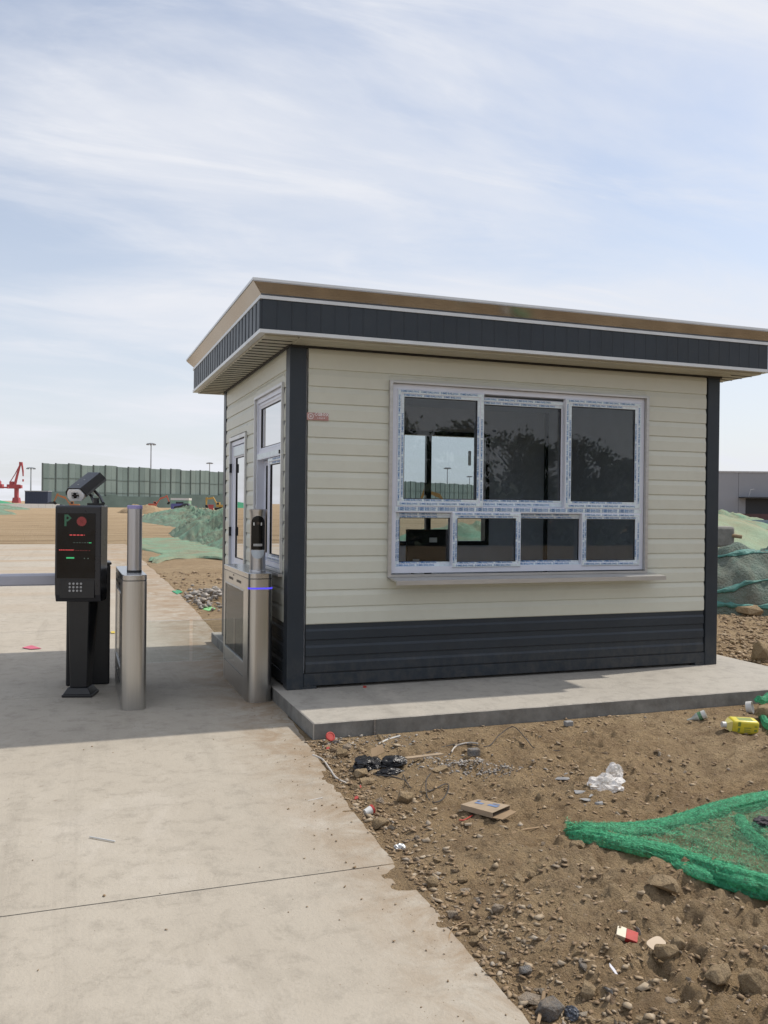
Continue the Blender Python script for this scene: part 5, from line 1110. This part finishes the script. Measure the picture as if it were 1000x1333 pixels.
def pmound(label, p0, p1, dep_w, h, mat, seed, name='netted_mound', push=.8, group=GR, **k):
    """ridge whose near foot runs between two pixels of the ground"""
    a, b = G(*p0), G(*p1); d = (b-a); L_ = d.length/2; rot = math.atan2(d.y, d.x); nrm = Vector((-d.y, d.x, 0)).normalized()
    if nrm.dot((a+b)/2-CAM) < 0: nrm = -nrm
    c = (a+b)/2+nrm*dep_w*push; return mound(name, label, c, L_*1.12, dep_w, h, rot, mat, seed, group=group, **k)
pmound('long ridge of earth under creased green net, nearest left of the booth', (310, 727), (212, 689), 2.6, 1.05, m_netfar, 41, rough=.36, wr=.42, n=170, m=50)
pmound('second netted ridge running on behind the round post', (255, 694), (172, 674), 4.5, .95, m_netfar, 43, rough=.4, wr=.35, n=150, m=40)
pmound('broad low hump under green net beyond the nearest ridge', (330, 688), (215, 677), 9, .95, m_netfar, 45, rough=.4, n=80)
pmound('cone shaped heap half covered by green net near the booth edge', (300, 676), (255, 675), 4, 1.35, m_netmid, 47, rough=.2, flat=1.2)
pmound('bare brown earth heap between netted ridges below the dark car', (228, 672), (196, 672), 6, 1.25, m_soil, 49, 'soil_heap', rough=.4, group=None)
pmound('long bare earth bank under the windbreak behind the dark car', (330, 664.5), (165, 664), 10, 1.0, m_soil, 51, 'soil_heap', rough=.4, n=90, group=None)
pmound('low green netted bank along the far side, left of the terminal', (60, 667), (-60, 667), 10, 1.1, m_netfar, 53, rough=.4, n=80)
pmound('flat netted rise at the left edge beside the sandy track', (32, 673), (-70, 673), 8, 1.5, m_netfar, 55, rough=.3)
def ground_net(label, pts, mat, seed, name='ground_net'):
    P_ = [G(*p) for p in pts]; c = sum(P_, Vector())/len(P_); vs_ = []; fs = []; n = 72; m = 22; per = []
    for i in range(n):
        t = i/n*len(P_); k = int(t); p = P_[k % len(P_)].lerp(P_[(k+1) % len(P_)], t-k); per.append(p+(p-c)*.10*float(vn(i*.9, 1, seed)))
    vs_.append(c)
    for j in range(1, m+1):
        for i in range(n): vs_.append(c.lerp(per[i], j/m))
    X = np.array([p.x for p in vs_]); Y = np.array([p.y for p in vs_]); Z = np.maximum(gh(X, Y), 0)+.012+.10*np.maximum(0, vn(X*.8, Y*.5, seed)+.5*vn(X*2.5, Y*1.2, seed+1)+.3*vn(X*6, Y*3, seed+2)+.2); Z[-n:] -= .06
    vs_ = list(zip(X.tolist(), Y.tolist(), Z.tolist()))
    fs = [(0, 1+i, 1+(i+1) % n) for i in range(n)]+[(1+j*n+i, 1+(j+1)*n+i, 1+(j+1)*n+(i+1) % n, 1+j*n+(i+1) % n) for j in range(m-1) for i in range(n)]
    mb = MB(); mb.add(vs_, fs); me = mb.mesh(name, mat); me.polygons.foreach_set('use_smooth', [True]*len(me.polygons)); tag(link(name, me), label, 'net')
ground_net('pale green net spread flat on the ground left of the booth', [(168, 703), (224, 700), (262, 704), (312, 716), (312, 733), (262, 726), (225, 728), (205, 733), (193, 730), (212, 722), (180, 714)], m_netmid, 61)
# to the right of the booth
pmound('dark earth mound under torn teal net, nearest on the right', (868, 797), (1140, 795), 1.9, 1.25, m_netgrey, 71, rough=.42, wr=.2, n=130, m=44, flat=3.0)
DARK = bpy.context.scene.objects[-1] if False else [o for o in bpy.data.objects if o.get('label', '').startswith('dark earth mound under torn')][0]
pmound('pale green netted slope behind the dark earth mound', (780, 715), (1085, 716), 4.0, 2.0, m_netlight, 73, rough=.12, n=100, m=40, push=.7, flat=1.05)
pmound('far low netted bank in front of the grey warehouse', (950, 690), (1070, 690), 6, 1.25, m_netmid, 75, rough=.35, push=1.0)
from mathutils.bvhtree import BVHTree
_me = DARK.data; BV = BVHTree.FromPolygons([v.co.copy() for v in _me.vertices], [tuple(p.vertices) for p in _me.polygons])
def on_mound(px, py):
    h = BV.ray_cast(CAM, ray(px, py).normalized()); return h[0] if h[0] is not None else G(px, py)
def band(label, pts, w, seed):
    """a strip of net lying on the mound: upper and lower edge given as pixels"""
    vs_ = []; n_ = 40; m_ = 6
    for i in range(n_+1):
        t = i/n_*(len(pts)-1); k = min(int(t), len(pts)-2); u = t-k; px = pts[k][0]*(1-u)+pts[k+1][0]*u; py = pts[k][1]*(1-u)+pts[k+1][1]*u; ww = w*(.25+1.2*float(vn(i*.3, 1, seed)+.5))
        for j in range(m_+1):
            p = on_mound(px, py+(j/m_-.5)*ww); d = (CAM-p).normalized(); vs_.append(p+d*(.012+.03*math.sin(math.pi*j/m_)*(.6+float(vn(i*.5, j*.9, seed+1)))))
    fs = [(i*(m_+1)+j, i*(m_+1)+j+1, (i+1)*(m_+1)+j+1, (i+1)*(m_+1)+j) for i in range(n_) for j in range(m_)]
    mb = MB(); mb.add(vs_, fs); o = mb.build('net_fold', m_nettealband, smooth=True, angle=180); sm_ = o.modifiers.new('s', 'SOLIDIFY'); sm_.thickness = .006; return tag(o, label, 'net')
band('upper teal fold of net along the top of the dark mound', [(905, 729), (945, 723), (965, 719), (985, 717), (1040, 716)], 6, 1)
band('middle teal fold of net slanting across the dark mound', [(905, 776), (940, 769), (955, 766), (970, 759), (985, 757), (1040, 748)], 7, 2)
band('lowest teal fold of net at the foot of the dark mound', [(905, 785), (945, 787), (965, 789), (985, 790), (1040, 788)], 7, 3)
g = AT(940, 700, 17); cb = thing('concrete_block', 'weathered grey concrete block with a rounded end on the netted mound', 'concrete block', g); a = AT(943, 694, 16.6)
mb = MB(); mb.box(a.x-.33, a.y-.16, a.z-.26, a.x+.12, a.y+.2, a.z+.13); tag(mb.build('block', m_plinthside, cb, bev=.05, seg=2), None)
mb = MB(); mb.tube([AT(951, 697, 16.5), AT(959, 698, 16.45), AT(966, 699, 16.4)], .035, 8); tag(mb.build('log', m_cardin, smooth=True), 'short brown log end beside the concrete block', 'log')
pmound('loose brown earth ledge carrying the concrete block', (915, 716), (1030, 715), 2.0, .20, m_soil, 77, 'soil_heap', rough=.2, push=.7, group=None)
stone(948, 782, .42, 'brown boulder under the net at the foot of the dark mound', seed=81, sz=.9); stone(975, 800, .5, 'dark flat boulder at the foot of the dark netted mound', seed=83, sz=.4); stone(955, 838, .12, 'small dark stone on the bare soil behind the plinth', seed=85, sz=.4)

pmound('netted earth bank behind the booth, seen through its back window', (470, 716), (690, 722), 4, .95, m_netmid, 93, rough=.4, n=90)
pmound('bare heap of earth on the netted bank seen through the back window', (575, 708), (690, 714), 2.5, .7, m_soil, 95, 'soil_heap', rough=.4, group=None)
# ------------------------------------------------------------------ far things
def far(px, dep): 
    d = ray(px, 660); p = CAM+d*dep; return Vector((p.x, p.y, g1(p.x, p.y)))
# windbreak wall
wa, wb2 = far(55, 232), far(640, 430); m_wbpost = M('windbreak_post', (.085, .11, .105), .7)
m_panels = [M('windbreak_mesh_%s' % t, c, .8, var=.12, scale=.4, bmp=.3, bscale=1.5, bdist=.1, stretch=(1, 1, .3)) for t, c in (('a', (.185, .245, .235)), ('b', (.16, .215, .205)), ('c', (.205, .265, .25)))]
m_wblow = M('windbreak_lower_net', (.095, .14, .13), .8, var=.15, scale=.3)
wk = thing('windbreak_wall', 'tall grey green mesh windbreak wall on dark posts across the site', 'windbreak', wa)
NP = 62; dv = (wb2-wa)/NP; dn_ = dv.normalized(); sd_ = Vector((-dn_.y, dn_.x, 0)); HW = 11.6
for i in range(NP+1):
    p = wa+dv*i; hh = HW*(1+.012*(i % 3)); 
    mb = MB(); mb.prism([(-.13, -.2), (.13, -.2), (.13, .2), (-.13, .2)], p.z-2, p.z+hh+.05, lambda u, v, w: (p.x+dn_.x*u+sd_.x*v, p.y+dn_.y*u+sd_.y*v, w)); mb.build('post', m_wbpost, wk)
    if i == NP: break
    r2 = random.Random(i); 
    for s in range(2):
        q0, q1_ = p+dv*(s*.5)+dn_*(.14 if s == 0 else .04), p+dv*(s*.5+.5)-dn_*(.14 if s == 1 else .04); dz = r2.uniform(-.05, .05)
        mb = MB(); t_ = .05; mb.hexa([q0-sd_*t_-Vector((0, 0, 2)), q1_-sd_*t_-Vector((0, 0, 2)), q1_+sd_*t_-Vector((0, 0, 2)), q0+sd_*t_-Vector((0, 0, 2))], [q+Vector((0, 0, hh-.05+dz)) for q in (q0-sd_*t_, q1_-sd_*t_, q1_+sd_*t_, q0+sd_*t_)]); mb.build('mesh_panel', m_panels[r2.randrange(3)], wk)
    for zz in (.35, .66):
        mb = MB(); q0, q1_ = p-sd_*.16+dn_*.14, p+dv-sd_*.16-dn_*.14; mb.hexa([q0+Vector((0, 0, hh*zz)), q1_+Vector((0, 0, hh*zz)), q1_+sd_*.08+Vector((0, 0, hh*zz)), q0+sd_*.08+Vector((0, 0, hh*zz))], [q+Vector((0, 0, hh*zz+.05)) for q in (q0, q1_, q1_+sd_*.08, q0+sd_*.08)]); mb.build('rail', m_wbpost, wk)
    mb = MB(); lh = 4.1 if 9 < i < 34 or i < 3 else 3.2; q0, q1_ = p-sd_*.42, p+dv-sd_*.42; mb.hexa([q0-Vector((0, 0, 2)), q1_-Vector((0, 0, 2)), q1_+sd_*.1-Vector((0, 0, 2)), q0+sd_*.1-Vector((0, 0, 2))], [q+Vector((0, 0, lh+(.5 if i % 11 == 5 else 0))) for q in (q0, q1_, q1_+sd_*.1, q0+sd_*.1)]); mb.build('lower_net', m_wblow, wk)
# light masts
m_mast = M('galvanised_mast', (.34, .36, .39), .5, .3)
def mast(label, px, top, dep):
    b = far(px, dep); t = AT(px+.35*((660-top)*.0111), top, dep); h = t.z-b.z; o = thing('light_mast', label, 'light mast', b, 0, 'tall floodlight masts')
    mb = MB(); mb.tube([(0, 0, -1), (0, 0, h*.5), (0, 0, h)], [.34, .26, .18], 8); mb.build('pole', m_mast, o, world=False)
    mb = MB(); mb.lathe([(.3, h-.25), (1.5, h-.1), (1.5, h+.05), (.3, h+.3)], n=12); mb.build('lamp_ring', m_mast, o, world=False)
    for k in range(8):
        a = math.pi*k/4; mb = MB(); x, y = 1.45*math.cos(a), 1.45*math.sin(a); mb.box(x-.32, y-.32, h-.55, x+.32, y+.32, h-.12); mb.build('floodlight', m_mast, o, world=False)
mast('tallest light mast rising over the windbreak near the round post', 196, 577.5, 330); mast('light mast over the windbreak just left of the booth', 272.5, 602.5, 460); mast('light mast between the red crane and the windbreak', 40, 609, 350)
mast('light mast whose head just clears the windbreak above the camera', 145.5, 607, 420); mast('light mast seen through the booth windows, taller of the two', 582, 609, 420); mast('light mast seen through the booth windows, shorter of the two', 611, 620, 520)
# harbour cranes
m_crane = M('crane_red', (.38, .075, .085), .6, var=.15, scale=.3)
def crane(label, px, dep, sc, rz):
    o = thing('harbour_crane', label, 'crane', far(px, dep), rz, 'red harbour cranes'); o.scale = (sc,)*3
    def P_(name, fn): mb = MB(); fn(mb); mb.build(name, m_crane, o, world=False)
    P_('portal', lambda mb: (mb.hexa([(-3.2, -3, -3), (3.2, -3, -3), (3.2, 3, -3), (-3.2, 3, -3)], [(-2.4, -2, 4.5), (2.4, -2, 4.5), (2.4, 2, 4.5), (-2.4, 2, 4.5)]), mb.box(-1.4, -1.4, 4.4, 1.4, 1.4, 12)))
    P_('machinery_house', lambda mb: (mb.box(-7.5, -2, 12, 2.5, 2, 15.5), mb.box(-5.5, -1.6, 15.5, -2.5, 1.6, 18), mb.box(-12, -1.0, 12.3, -7.5, 1.0, 13.4)))
    P_('cab', lambda mb: mb.box(2.5, -1.4, 12.3, 4.4, 1.4, 15))
    for s in (-1.1, 1.1): P_('mast_leg', lambda mb: mb.tube([(-1.5, s, 15), (.6, s*.8, 24), (3.2, s*.5, 33.5)], [.75, .65, .5], 6))
    P_('back_stay', lambda mb: mb.tube([(-5.5, 0, 17.5), (-1.2, 0, 24.5), (2.4, 0, 32)], .35, 6))
    for k in range(5):
        z = 18+k*3; P_('brace', lambda mb: mb.tube([(-.9+k*.75, -1, z), (-.4+k*.75, 1, z+1.4)], .3, 5))
    P_('jib_head', lambda mb: mb.hexa([(2.2, -.9, 32), (5, -.9, 31), (5, .9, 31), (2.2, .9, 32)], [(2.2, -.9, 34.5), (4.6, -.9, 34.3), (4.6, .9, 34.3), (2.2, .9, 34.5)]))
    P_('fly_jib', lambda mb: mb.tube([(4.2, 0, 33), (5.2, 0, 27), (5.4, 0, 22.5)], [.8, .7, .5], 6)); P_('hook_block', lambda mb: mb.box(4.9, -.5, 18, 5.9, .5, 20))
crane('red harbour crane standing upright left of the windbreak', 21.5, 560, .76, -YAW); crane('red harbour crane cut off by the left edge, boom house showing', -8, 540, .74, math.pi-YAW)
# far left bits
pmound('tall stockpile under bright green net below the red crane', (60, 661.8), (-60, 661.8), 22, 5.0, m_netbright, 91, rough=.06, n=60, push=1.0, flat=1.0, cat='stockpile', name='netted_stockpile')
b = far(37, 215); dbox = thing('shipping_container', 'dark blue container block beside the windbreak end', 'container', b, -YAW)
mb = MB(); mb.box(-.4, -1.2, 0, 5.2, 1.2, 3.9); mb.build('body', M('dark_blue_steel', (.035, .05, .09), .6), dbox, world=False, bev=.05); MB().box(-.5, -1.3, 3.9, 5.3, 1.3, 4.1).build('roof_edge', m_mast, dbox, world=False)
for k in range(12): MB().box(-.2+k*.45, -1.26, .3, .0+k*.45, -1.2, 3.7).build('rib', M('dark_blue_rib', (.03, .042, .08), .6) if k == 0 else bpy.data.materials['dark_blue_rib'], dbox, world=False)
wv = thing('site_wall', 'low white site wall along the far side of the yard at left', 'wall', far(30, 190)); a, b = far(-40, 186), far(78, 200)
nsec = 12
for k in range(nsec):
    p0, p1 = a.lerp(b, k/nsec), a.lerp(b, (k+.985)/nsec); s = Vector((0, .15, 0)); mb = MB(); mb.hexa([p0-Vector((0, 0, .5)), p1-Vector((0, 0, .5)), p1+s-Vector((0, 0, .5)), p0+s-Vector((0, 0, .5))], [p0+Vector((0, 0, .95)), p1+Vector((0, 0, .95)), p1+s+Vector((0, 0, .95)), p0+s+Vector((0, 0, .95))]); mb.build('wall_panel', m_whiteplastic, wv)
# vehicles
m_carb = M('car_black', (.010, .010, .013), .22, var=.1, scale=.5); m_carg = M('car_glass', (.02, .022, .026), .08); m_tyre = M('tyre', (.015, .015, .015), .8)
def car(label, px, dep, rz, L_=4.6, name='parked_car'):
    o = thing(name, label, 'car', far(px, dep), rz); hl = L_/2
    prof = [(-hl, .35), (-hl, .75), (-hl+.15, .92), (-hl+1.0, .98), (-.15*L_+.1, 1.02), (hl-1.15, .95), (hl-.15, .80), (hl, .62), (hl, .35)]
    mb = MB(); mb.prism(prof, -.9, .9, lambda u, v, w: (u, w, v)); mb.build('body', m_carb, o, world=False, bev=.06)
    mb = MB(); mb.hexa([(-hl+.75, -.82, .95), (hl-1.25, -.82, .95), (hl-1.25, .82, .95), (-hl+.75, .82, .95)], [(-hl+1.45, -.62, 1.44), (hl-2.2, -.62, 1.44), (hl-2.2, .62, 1.44), (-hl+1.45, .62, 1.44)]); mb.build('windows', m_carg, o, world=False, bev=.04)
    mb = MB(); mb.box(-hl+1.5, -.6, 1.43, hl-2.25, .6, 1.47); mb.build('roof', m_carb, o, world=False)
    for x in (-hl+.85, hl-.9):
        for y in (-.86, .86):
            mb = MB(); mb.cyl((x, y-.1, .33), (x, y+.1, .33), .33, n=16); w_ = mb.build('wheel', m_tyre, o, world=False); mb = MB(); mb.cyl((x, y-.115, .33), (x, y+.115, .33), .2, n=12); mb.build('rim', m_mast, w_, world=False)
    for y in (-.6, .6): MB().box(hl-.03, y-.18, .62, hl+.02, y+.18, .74).build('headlight', m_whiteplastic, o, world=False); MB().box(-hl-.02, y-.18, .72, -hl+.03, y+.18, .84).build('tail_light', m_red, o, world=False)
car('dark saloon car parked on the earth bank before the windbreak', 241, 196, math.pi-YAW-.15)
car('dark car low at the far end of the sandy track left of the terminal', 70, 205, -YAW+.1)
b = far(236, 222); sh_ = thing('site_cabin', 'green site cabin with a white roof band behind the dark car', 'cabin', b, -YAW)
MB().box(-2.2, -1.5, 0, 2.2, 1.5, 2.2).build('wall', M('cabin_green', (.22, .36, .26), .7), sh_, world=False); MB().box(-2.3, -1.6, 2.2, 2.3, 1.6, 2.75).build('roof_band', m_whiteplastic, sh_, world=False)
MB().box(-1.0, -1.52, .9, .9, -1.50, 1.8).build('window', m_carg, sh_, world=False)
MB().box(-2.0, -2.6, 0, 1.6, -1.6, 1.35).build('blue_crate_stack', M('site_blue', (.10, .11, .30), .6), sh_, world=False)
def excavator(label, px, dep, rz, col, sc=1, pose=0):
    o = thing('excavator', label, 'excavator', far(px, dep), rz, 'excavators on the far side of the site'); o.scale = (sc,)*3; m = M('excavator_paint', col, .55, var=.15, scale=.6)
    for s in (-1.05, 1.05):
        mb = MB(); mb.prism([(-1.9, .25), (-1.6, 0), (1.6, 0), (1.9, .25), (1.9, .6), (1.6, .85), (-1.6, .85), (-1.9, .6)], s-.28, s+.28, lambda u, v, w: (u, w, v)); mb.build('track', m_tyre, o, world=False)
    mb = MB(); mb.cyl((0, 0, .8), (0, 0, 1.05), .6, n=14); mb.build('turntable', m_tyre, o, world=False)
    mb = MB(); mb.prism([(-2.1, 1.05), (1.2, 1.05), (1.2, 1.7), (.2, 2.0), (-2.0, 2.0), (-2.2, 1.6)], -1.2, 1.2, lambda u, v, w: (u, w, v)); mb.build('engine_house', m, o, world=False, bev=.06)
    mb = MB(); mb.prism([(-.1, 2.0), (1.3, 1.3), (1.35, 2.2), (.9, 2.95), (-.1, 2.95)], .25, 1.15, lambda u, v, w: (u, w, v)); cbn = mb.build('cab', m, o, world=False, bev=.05)
    MB().box(.1, .235, 2.05, 1.0, .249, 2.75).build('window', m_carg, cbn, world=False); MB().box(.1, 1.151, 2.05, 1.0, 1.165, 2.75).build('window', m_carg, cbn, world=False)
    el, tip, bk_ = [((3.4, 5.0), (5.9, 4.2), (5.7, 1.8)), ((3.2, 4.6), (5.6, 5.2), (6.6, 2.8))][pose]
    mb = MB(); mb.prism([(.7, 1.3), (1.2, 1.3), (el[0]-.5, el[1]-.9), (tip[0], tip[1]-.25), (tip[0], tip[1]+.2), (el[0]-.4, el[1])], -.6, -.15, lambda u, v, w: (u, w, v)); mb.build('boom', m, o, world=False)
    mb = MB(); mb.prism([(tip[0]-.5, tip[1]+.6), (tip[0]+.2, tip[1]+.5), (bk_[0]+.25, bk_[1]), (bk_[0]-.1, bk_[1])], -.55, -.2, lambda u, v, w: (u, w, v)); mb.build('stick', m, o, world=False)
    mb = MB(); mb.prism([(bk_[0]-.3, bk_[1]+.1), (bk_[0]+.4, bk_[1]+.1), (bk_[0]+.3, bk_[1]-.7), (bk_[0]-.3, bk_[1]-1.1), (bk_[0]-.9, bk_[1]-.8)], -.85, .1, lambda u, v, w: (u, w, v)); mb.build('bucket', m_tyre, o, world=False)
    mb = MB(); mb.tube([(1.4, -.375, 1.6), (el[0]-.9, -.375, el[1]-1.2)], .1, 6); mb.build('ram', m_mast, o, world=False)
excavator('yellow excavator with arm folded at the booth edge', 287, 205, math.pi-YAW-.2, (.42, .26, .06), .62); excavator('red orange excavator with arm raised right of the round post', 200, 235, -YAW+.1, (.45, .10, .06), .62, 1)
excavator('orange excavator in the yard below the plate camera', 96, 175, math.pi-YAW+.3, (.42, .16, .06), .55, 1); excavator('ochre excavator seen through the booth windows', 592, 120, math.pi-YAW, (.34, .19, .055), .72, 1)
for px, dep, lab in ((274.5, 195, 'red site bin left of the yellow excavator'),): o = thing('site_bin', lab, 'bin', far(px, dep), 0); mb = MB(); mb.hexa([(-.45, -.4, 0), (.45, -.4, 0), (.45, .4, 0), (-.45, .4, 0)], [(-.55, -.5, 1.1), (.55, -.5, 1.1), (.55, .5, 1.1), (-.55, .5, 1.1)]); mb.build('bin_body', m_crane, o, world=False); MB().box(-.6, -.55, 1.1, .6, .55, 1.25).build('lid', m_crane, o, world=False)
# warehouse on the right
whl = far(900, 150); wh = thing('warehouse', 'large plain grey warehouse with a dark canopied dock opening', 'warehouse', whl, -YAW-.02); m_wh = M('warehouse_grey', (.25, .265, .30), .7, var=.06, scale=.15); WHH = 8.2
for k in range(14):
    MB().box(-22+k*6, 0, -.5, -22+k*6+5.95, 26, WHH-.25).build('wall_panel', m_wh, wh, world=False)
MB().box(-22, -.1, WHH-.25, 62, 26, WHH).build('parapet', M('parapet_pale', (.36, .37, .39), .6), wh, world=False)
MB().box(9.2, -.06, .2, 40, -.005, 3.55).build('dock_opening', M('dock_dark', (.018, .022, .03), .6), wh, world=False); MB().box(8.0, -2.2, 3.6, 42, -.06, 3.8).build('canopy', M('canopy_dark', (.03, .035, .045), .6), wh, world=False)
mb = MB(); mb.tube([(9.0, -1.8, 3.8), (9.3, -1.8, 5.0), (9.9, -1.8, 5.1)], .06, 6); mb.build('canopy_lamp', m_mast, wh, world=False)
hf = thing('site_hoarding', 'dark brown hoarding along the foot of the grey warehouse', 'hoarding', far(960, 92), -YAW); m_hoard = M('hoarding_brown', (.07, .035, .04), .7, var=.2, scale=.8)
for k in range(26): MB().box(-12+k*1.2, 0, -.3, -12+k*1.2+1.17, .08, 1.30).build('board', m_hoard, hf, world=False)
bw = thing('site_barrier', 'low pale blue grey site barrier below the brown hoarding', 'barrier', far(960, 80), -YAW); m_bar = M('barrier_bluegrey', (.20, .25, .32), .7, var=.2, scale=.8)
for k in range(22): MB().box(-9+k*1.2, 0, -.3, -9+k*1.2+1.16, .08, .80).build('barrier_panel', m_bar, bw, world=False)
wkr = None
# trees across the lane behind the viewer, mirrored in the booth windows
m_bark = M('bark', (.12, .09, .065), .9, var=.25, scale=3); m_leaf = M('leaf', (.045, .075, .028), .6, var=.35, scale=1.2)
def tree_meshes(seed, h, w):
    r = random.Random(seed); t = MB(); t.tube([(0, 0, -.2), (.05, 0, h*.4), (0, .08, h*.85)], [.16, .12, .04], 8)
    for k in range(7):
        a = r.uniform(0, 6.28); z = h*r.uniform(.3, .75); t.tube([(0, 0, z), (math.cos(a)*w*.35, math.sin(a)*w*.35, z+h*.12), (math.cos(a)*w*.6, math.sin(a)*w*.6, z+h*.2)], [.05, .035, .015], 5)
    c = MB(); cl = [(Vector((r.gauss(0, w*.28), r.gauss(0, w*.28), h*r.uniform(.35, 1.0)))) for _ in range(34)]
    for _ in range(2200):
        q = r.choice(cl); p = q+Vector([r.gauss(0, .32) for _ in range(3)]); d = Vector([r.gauss(0, 1) for _ in range(3)]).normalized(); e1 = d.orthogonal().normalized()*.11; e2 = d.cross(e1).normalized()*.07
        c.add([p-e1-e2, p+e1-e2, p+e1+e2, p-e1+e2], [(0, 1, 2, 3)])
    return t.mesh('trunk', m_bark), c.mesh('crown', m_leaf)
TM = [tree_meshes(5, 6.2, 2.3), tree_meshes(6, 6.8, 2.0), tree_meshes(7, 5.6, 2.6)]
ORD = 'first second third fourth fifth sixth seventh eighth ninth tenth eleventh twelfth thirteenth fourteenth fifteenth sixteenth seventeenth eighteenth nineteenth twentieth twenty-first twenty-second twenty-third twenty-fourth twenty-fifth twenty-sixth'.split()
for i in range(26):
    x = 4+i*1.7; rx = x*.8+random.uniform(-.6, .6); ry = -29+random.uniform(-1, 1); k = i % 3; o = thing('roadside_tree', '%s roadside tree, %s from the left in the row mirrored in the windows' % (('slender', 'taller', 'broad')[k], ORD[i]), 'tree', (rx, ry, g1(rx, ry)), random.uniform(0, 6), 'trees mirrored in the windows'); s = random.uniform(.58, .82); o.scale = (s, s, s)
    link('trunk', TM[k][0], o); link('crown', TM[k][1], o)

hg = thing('hedge', 'dense dark hedge along the lane, mirrored in the booth windows under the trees', 'hedge', (20, -26, 0)); r9 = random.Random(9); hb = MB()
for _ in range(7500):
    p = Vector((r9.uniform(0, 42), -26+r9.gauss(0, .45), max(.05, min(2.7, r9.uniform(-.1, 2.2)+.3*math.sin(r9.random()*9))))); p.z += .35*float(mnoise.noise(Vector((p.x*.7, 0, 0)))); d = Vector([r9.gauss(0, 1) for _ in range(3)]).normalized(); e1 = d.orthogonal().normalized()*.17; e2 = d.cross(e1).normalized()*.12; hb.add([p-e1-e2, p+e1-e2, p+e1+e2, p-e1+e2], [(0, 1, 2, 3)])
tag(hb.build('foliage', m_leaf, hg), kind='stuff'); hs = MB()
for k in range(28): x = k*1.5; hs.tube([(x, -26, -.1), (x+.1, -26, 1.0), (x-.1, -26, 1.7)], [.05, .04, .02], 5)
tag(hs.build('stems', m_bark, hg), kind='stuff')
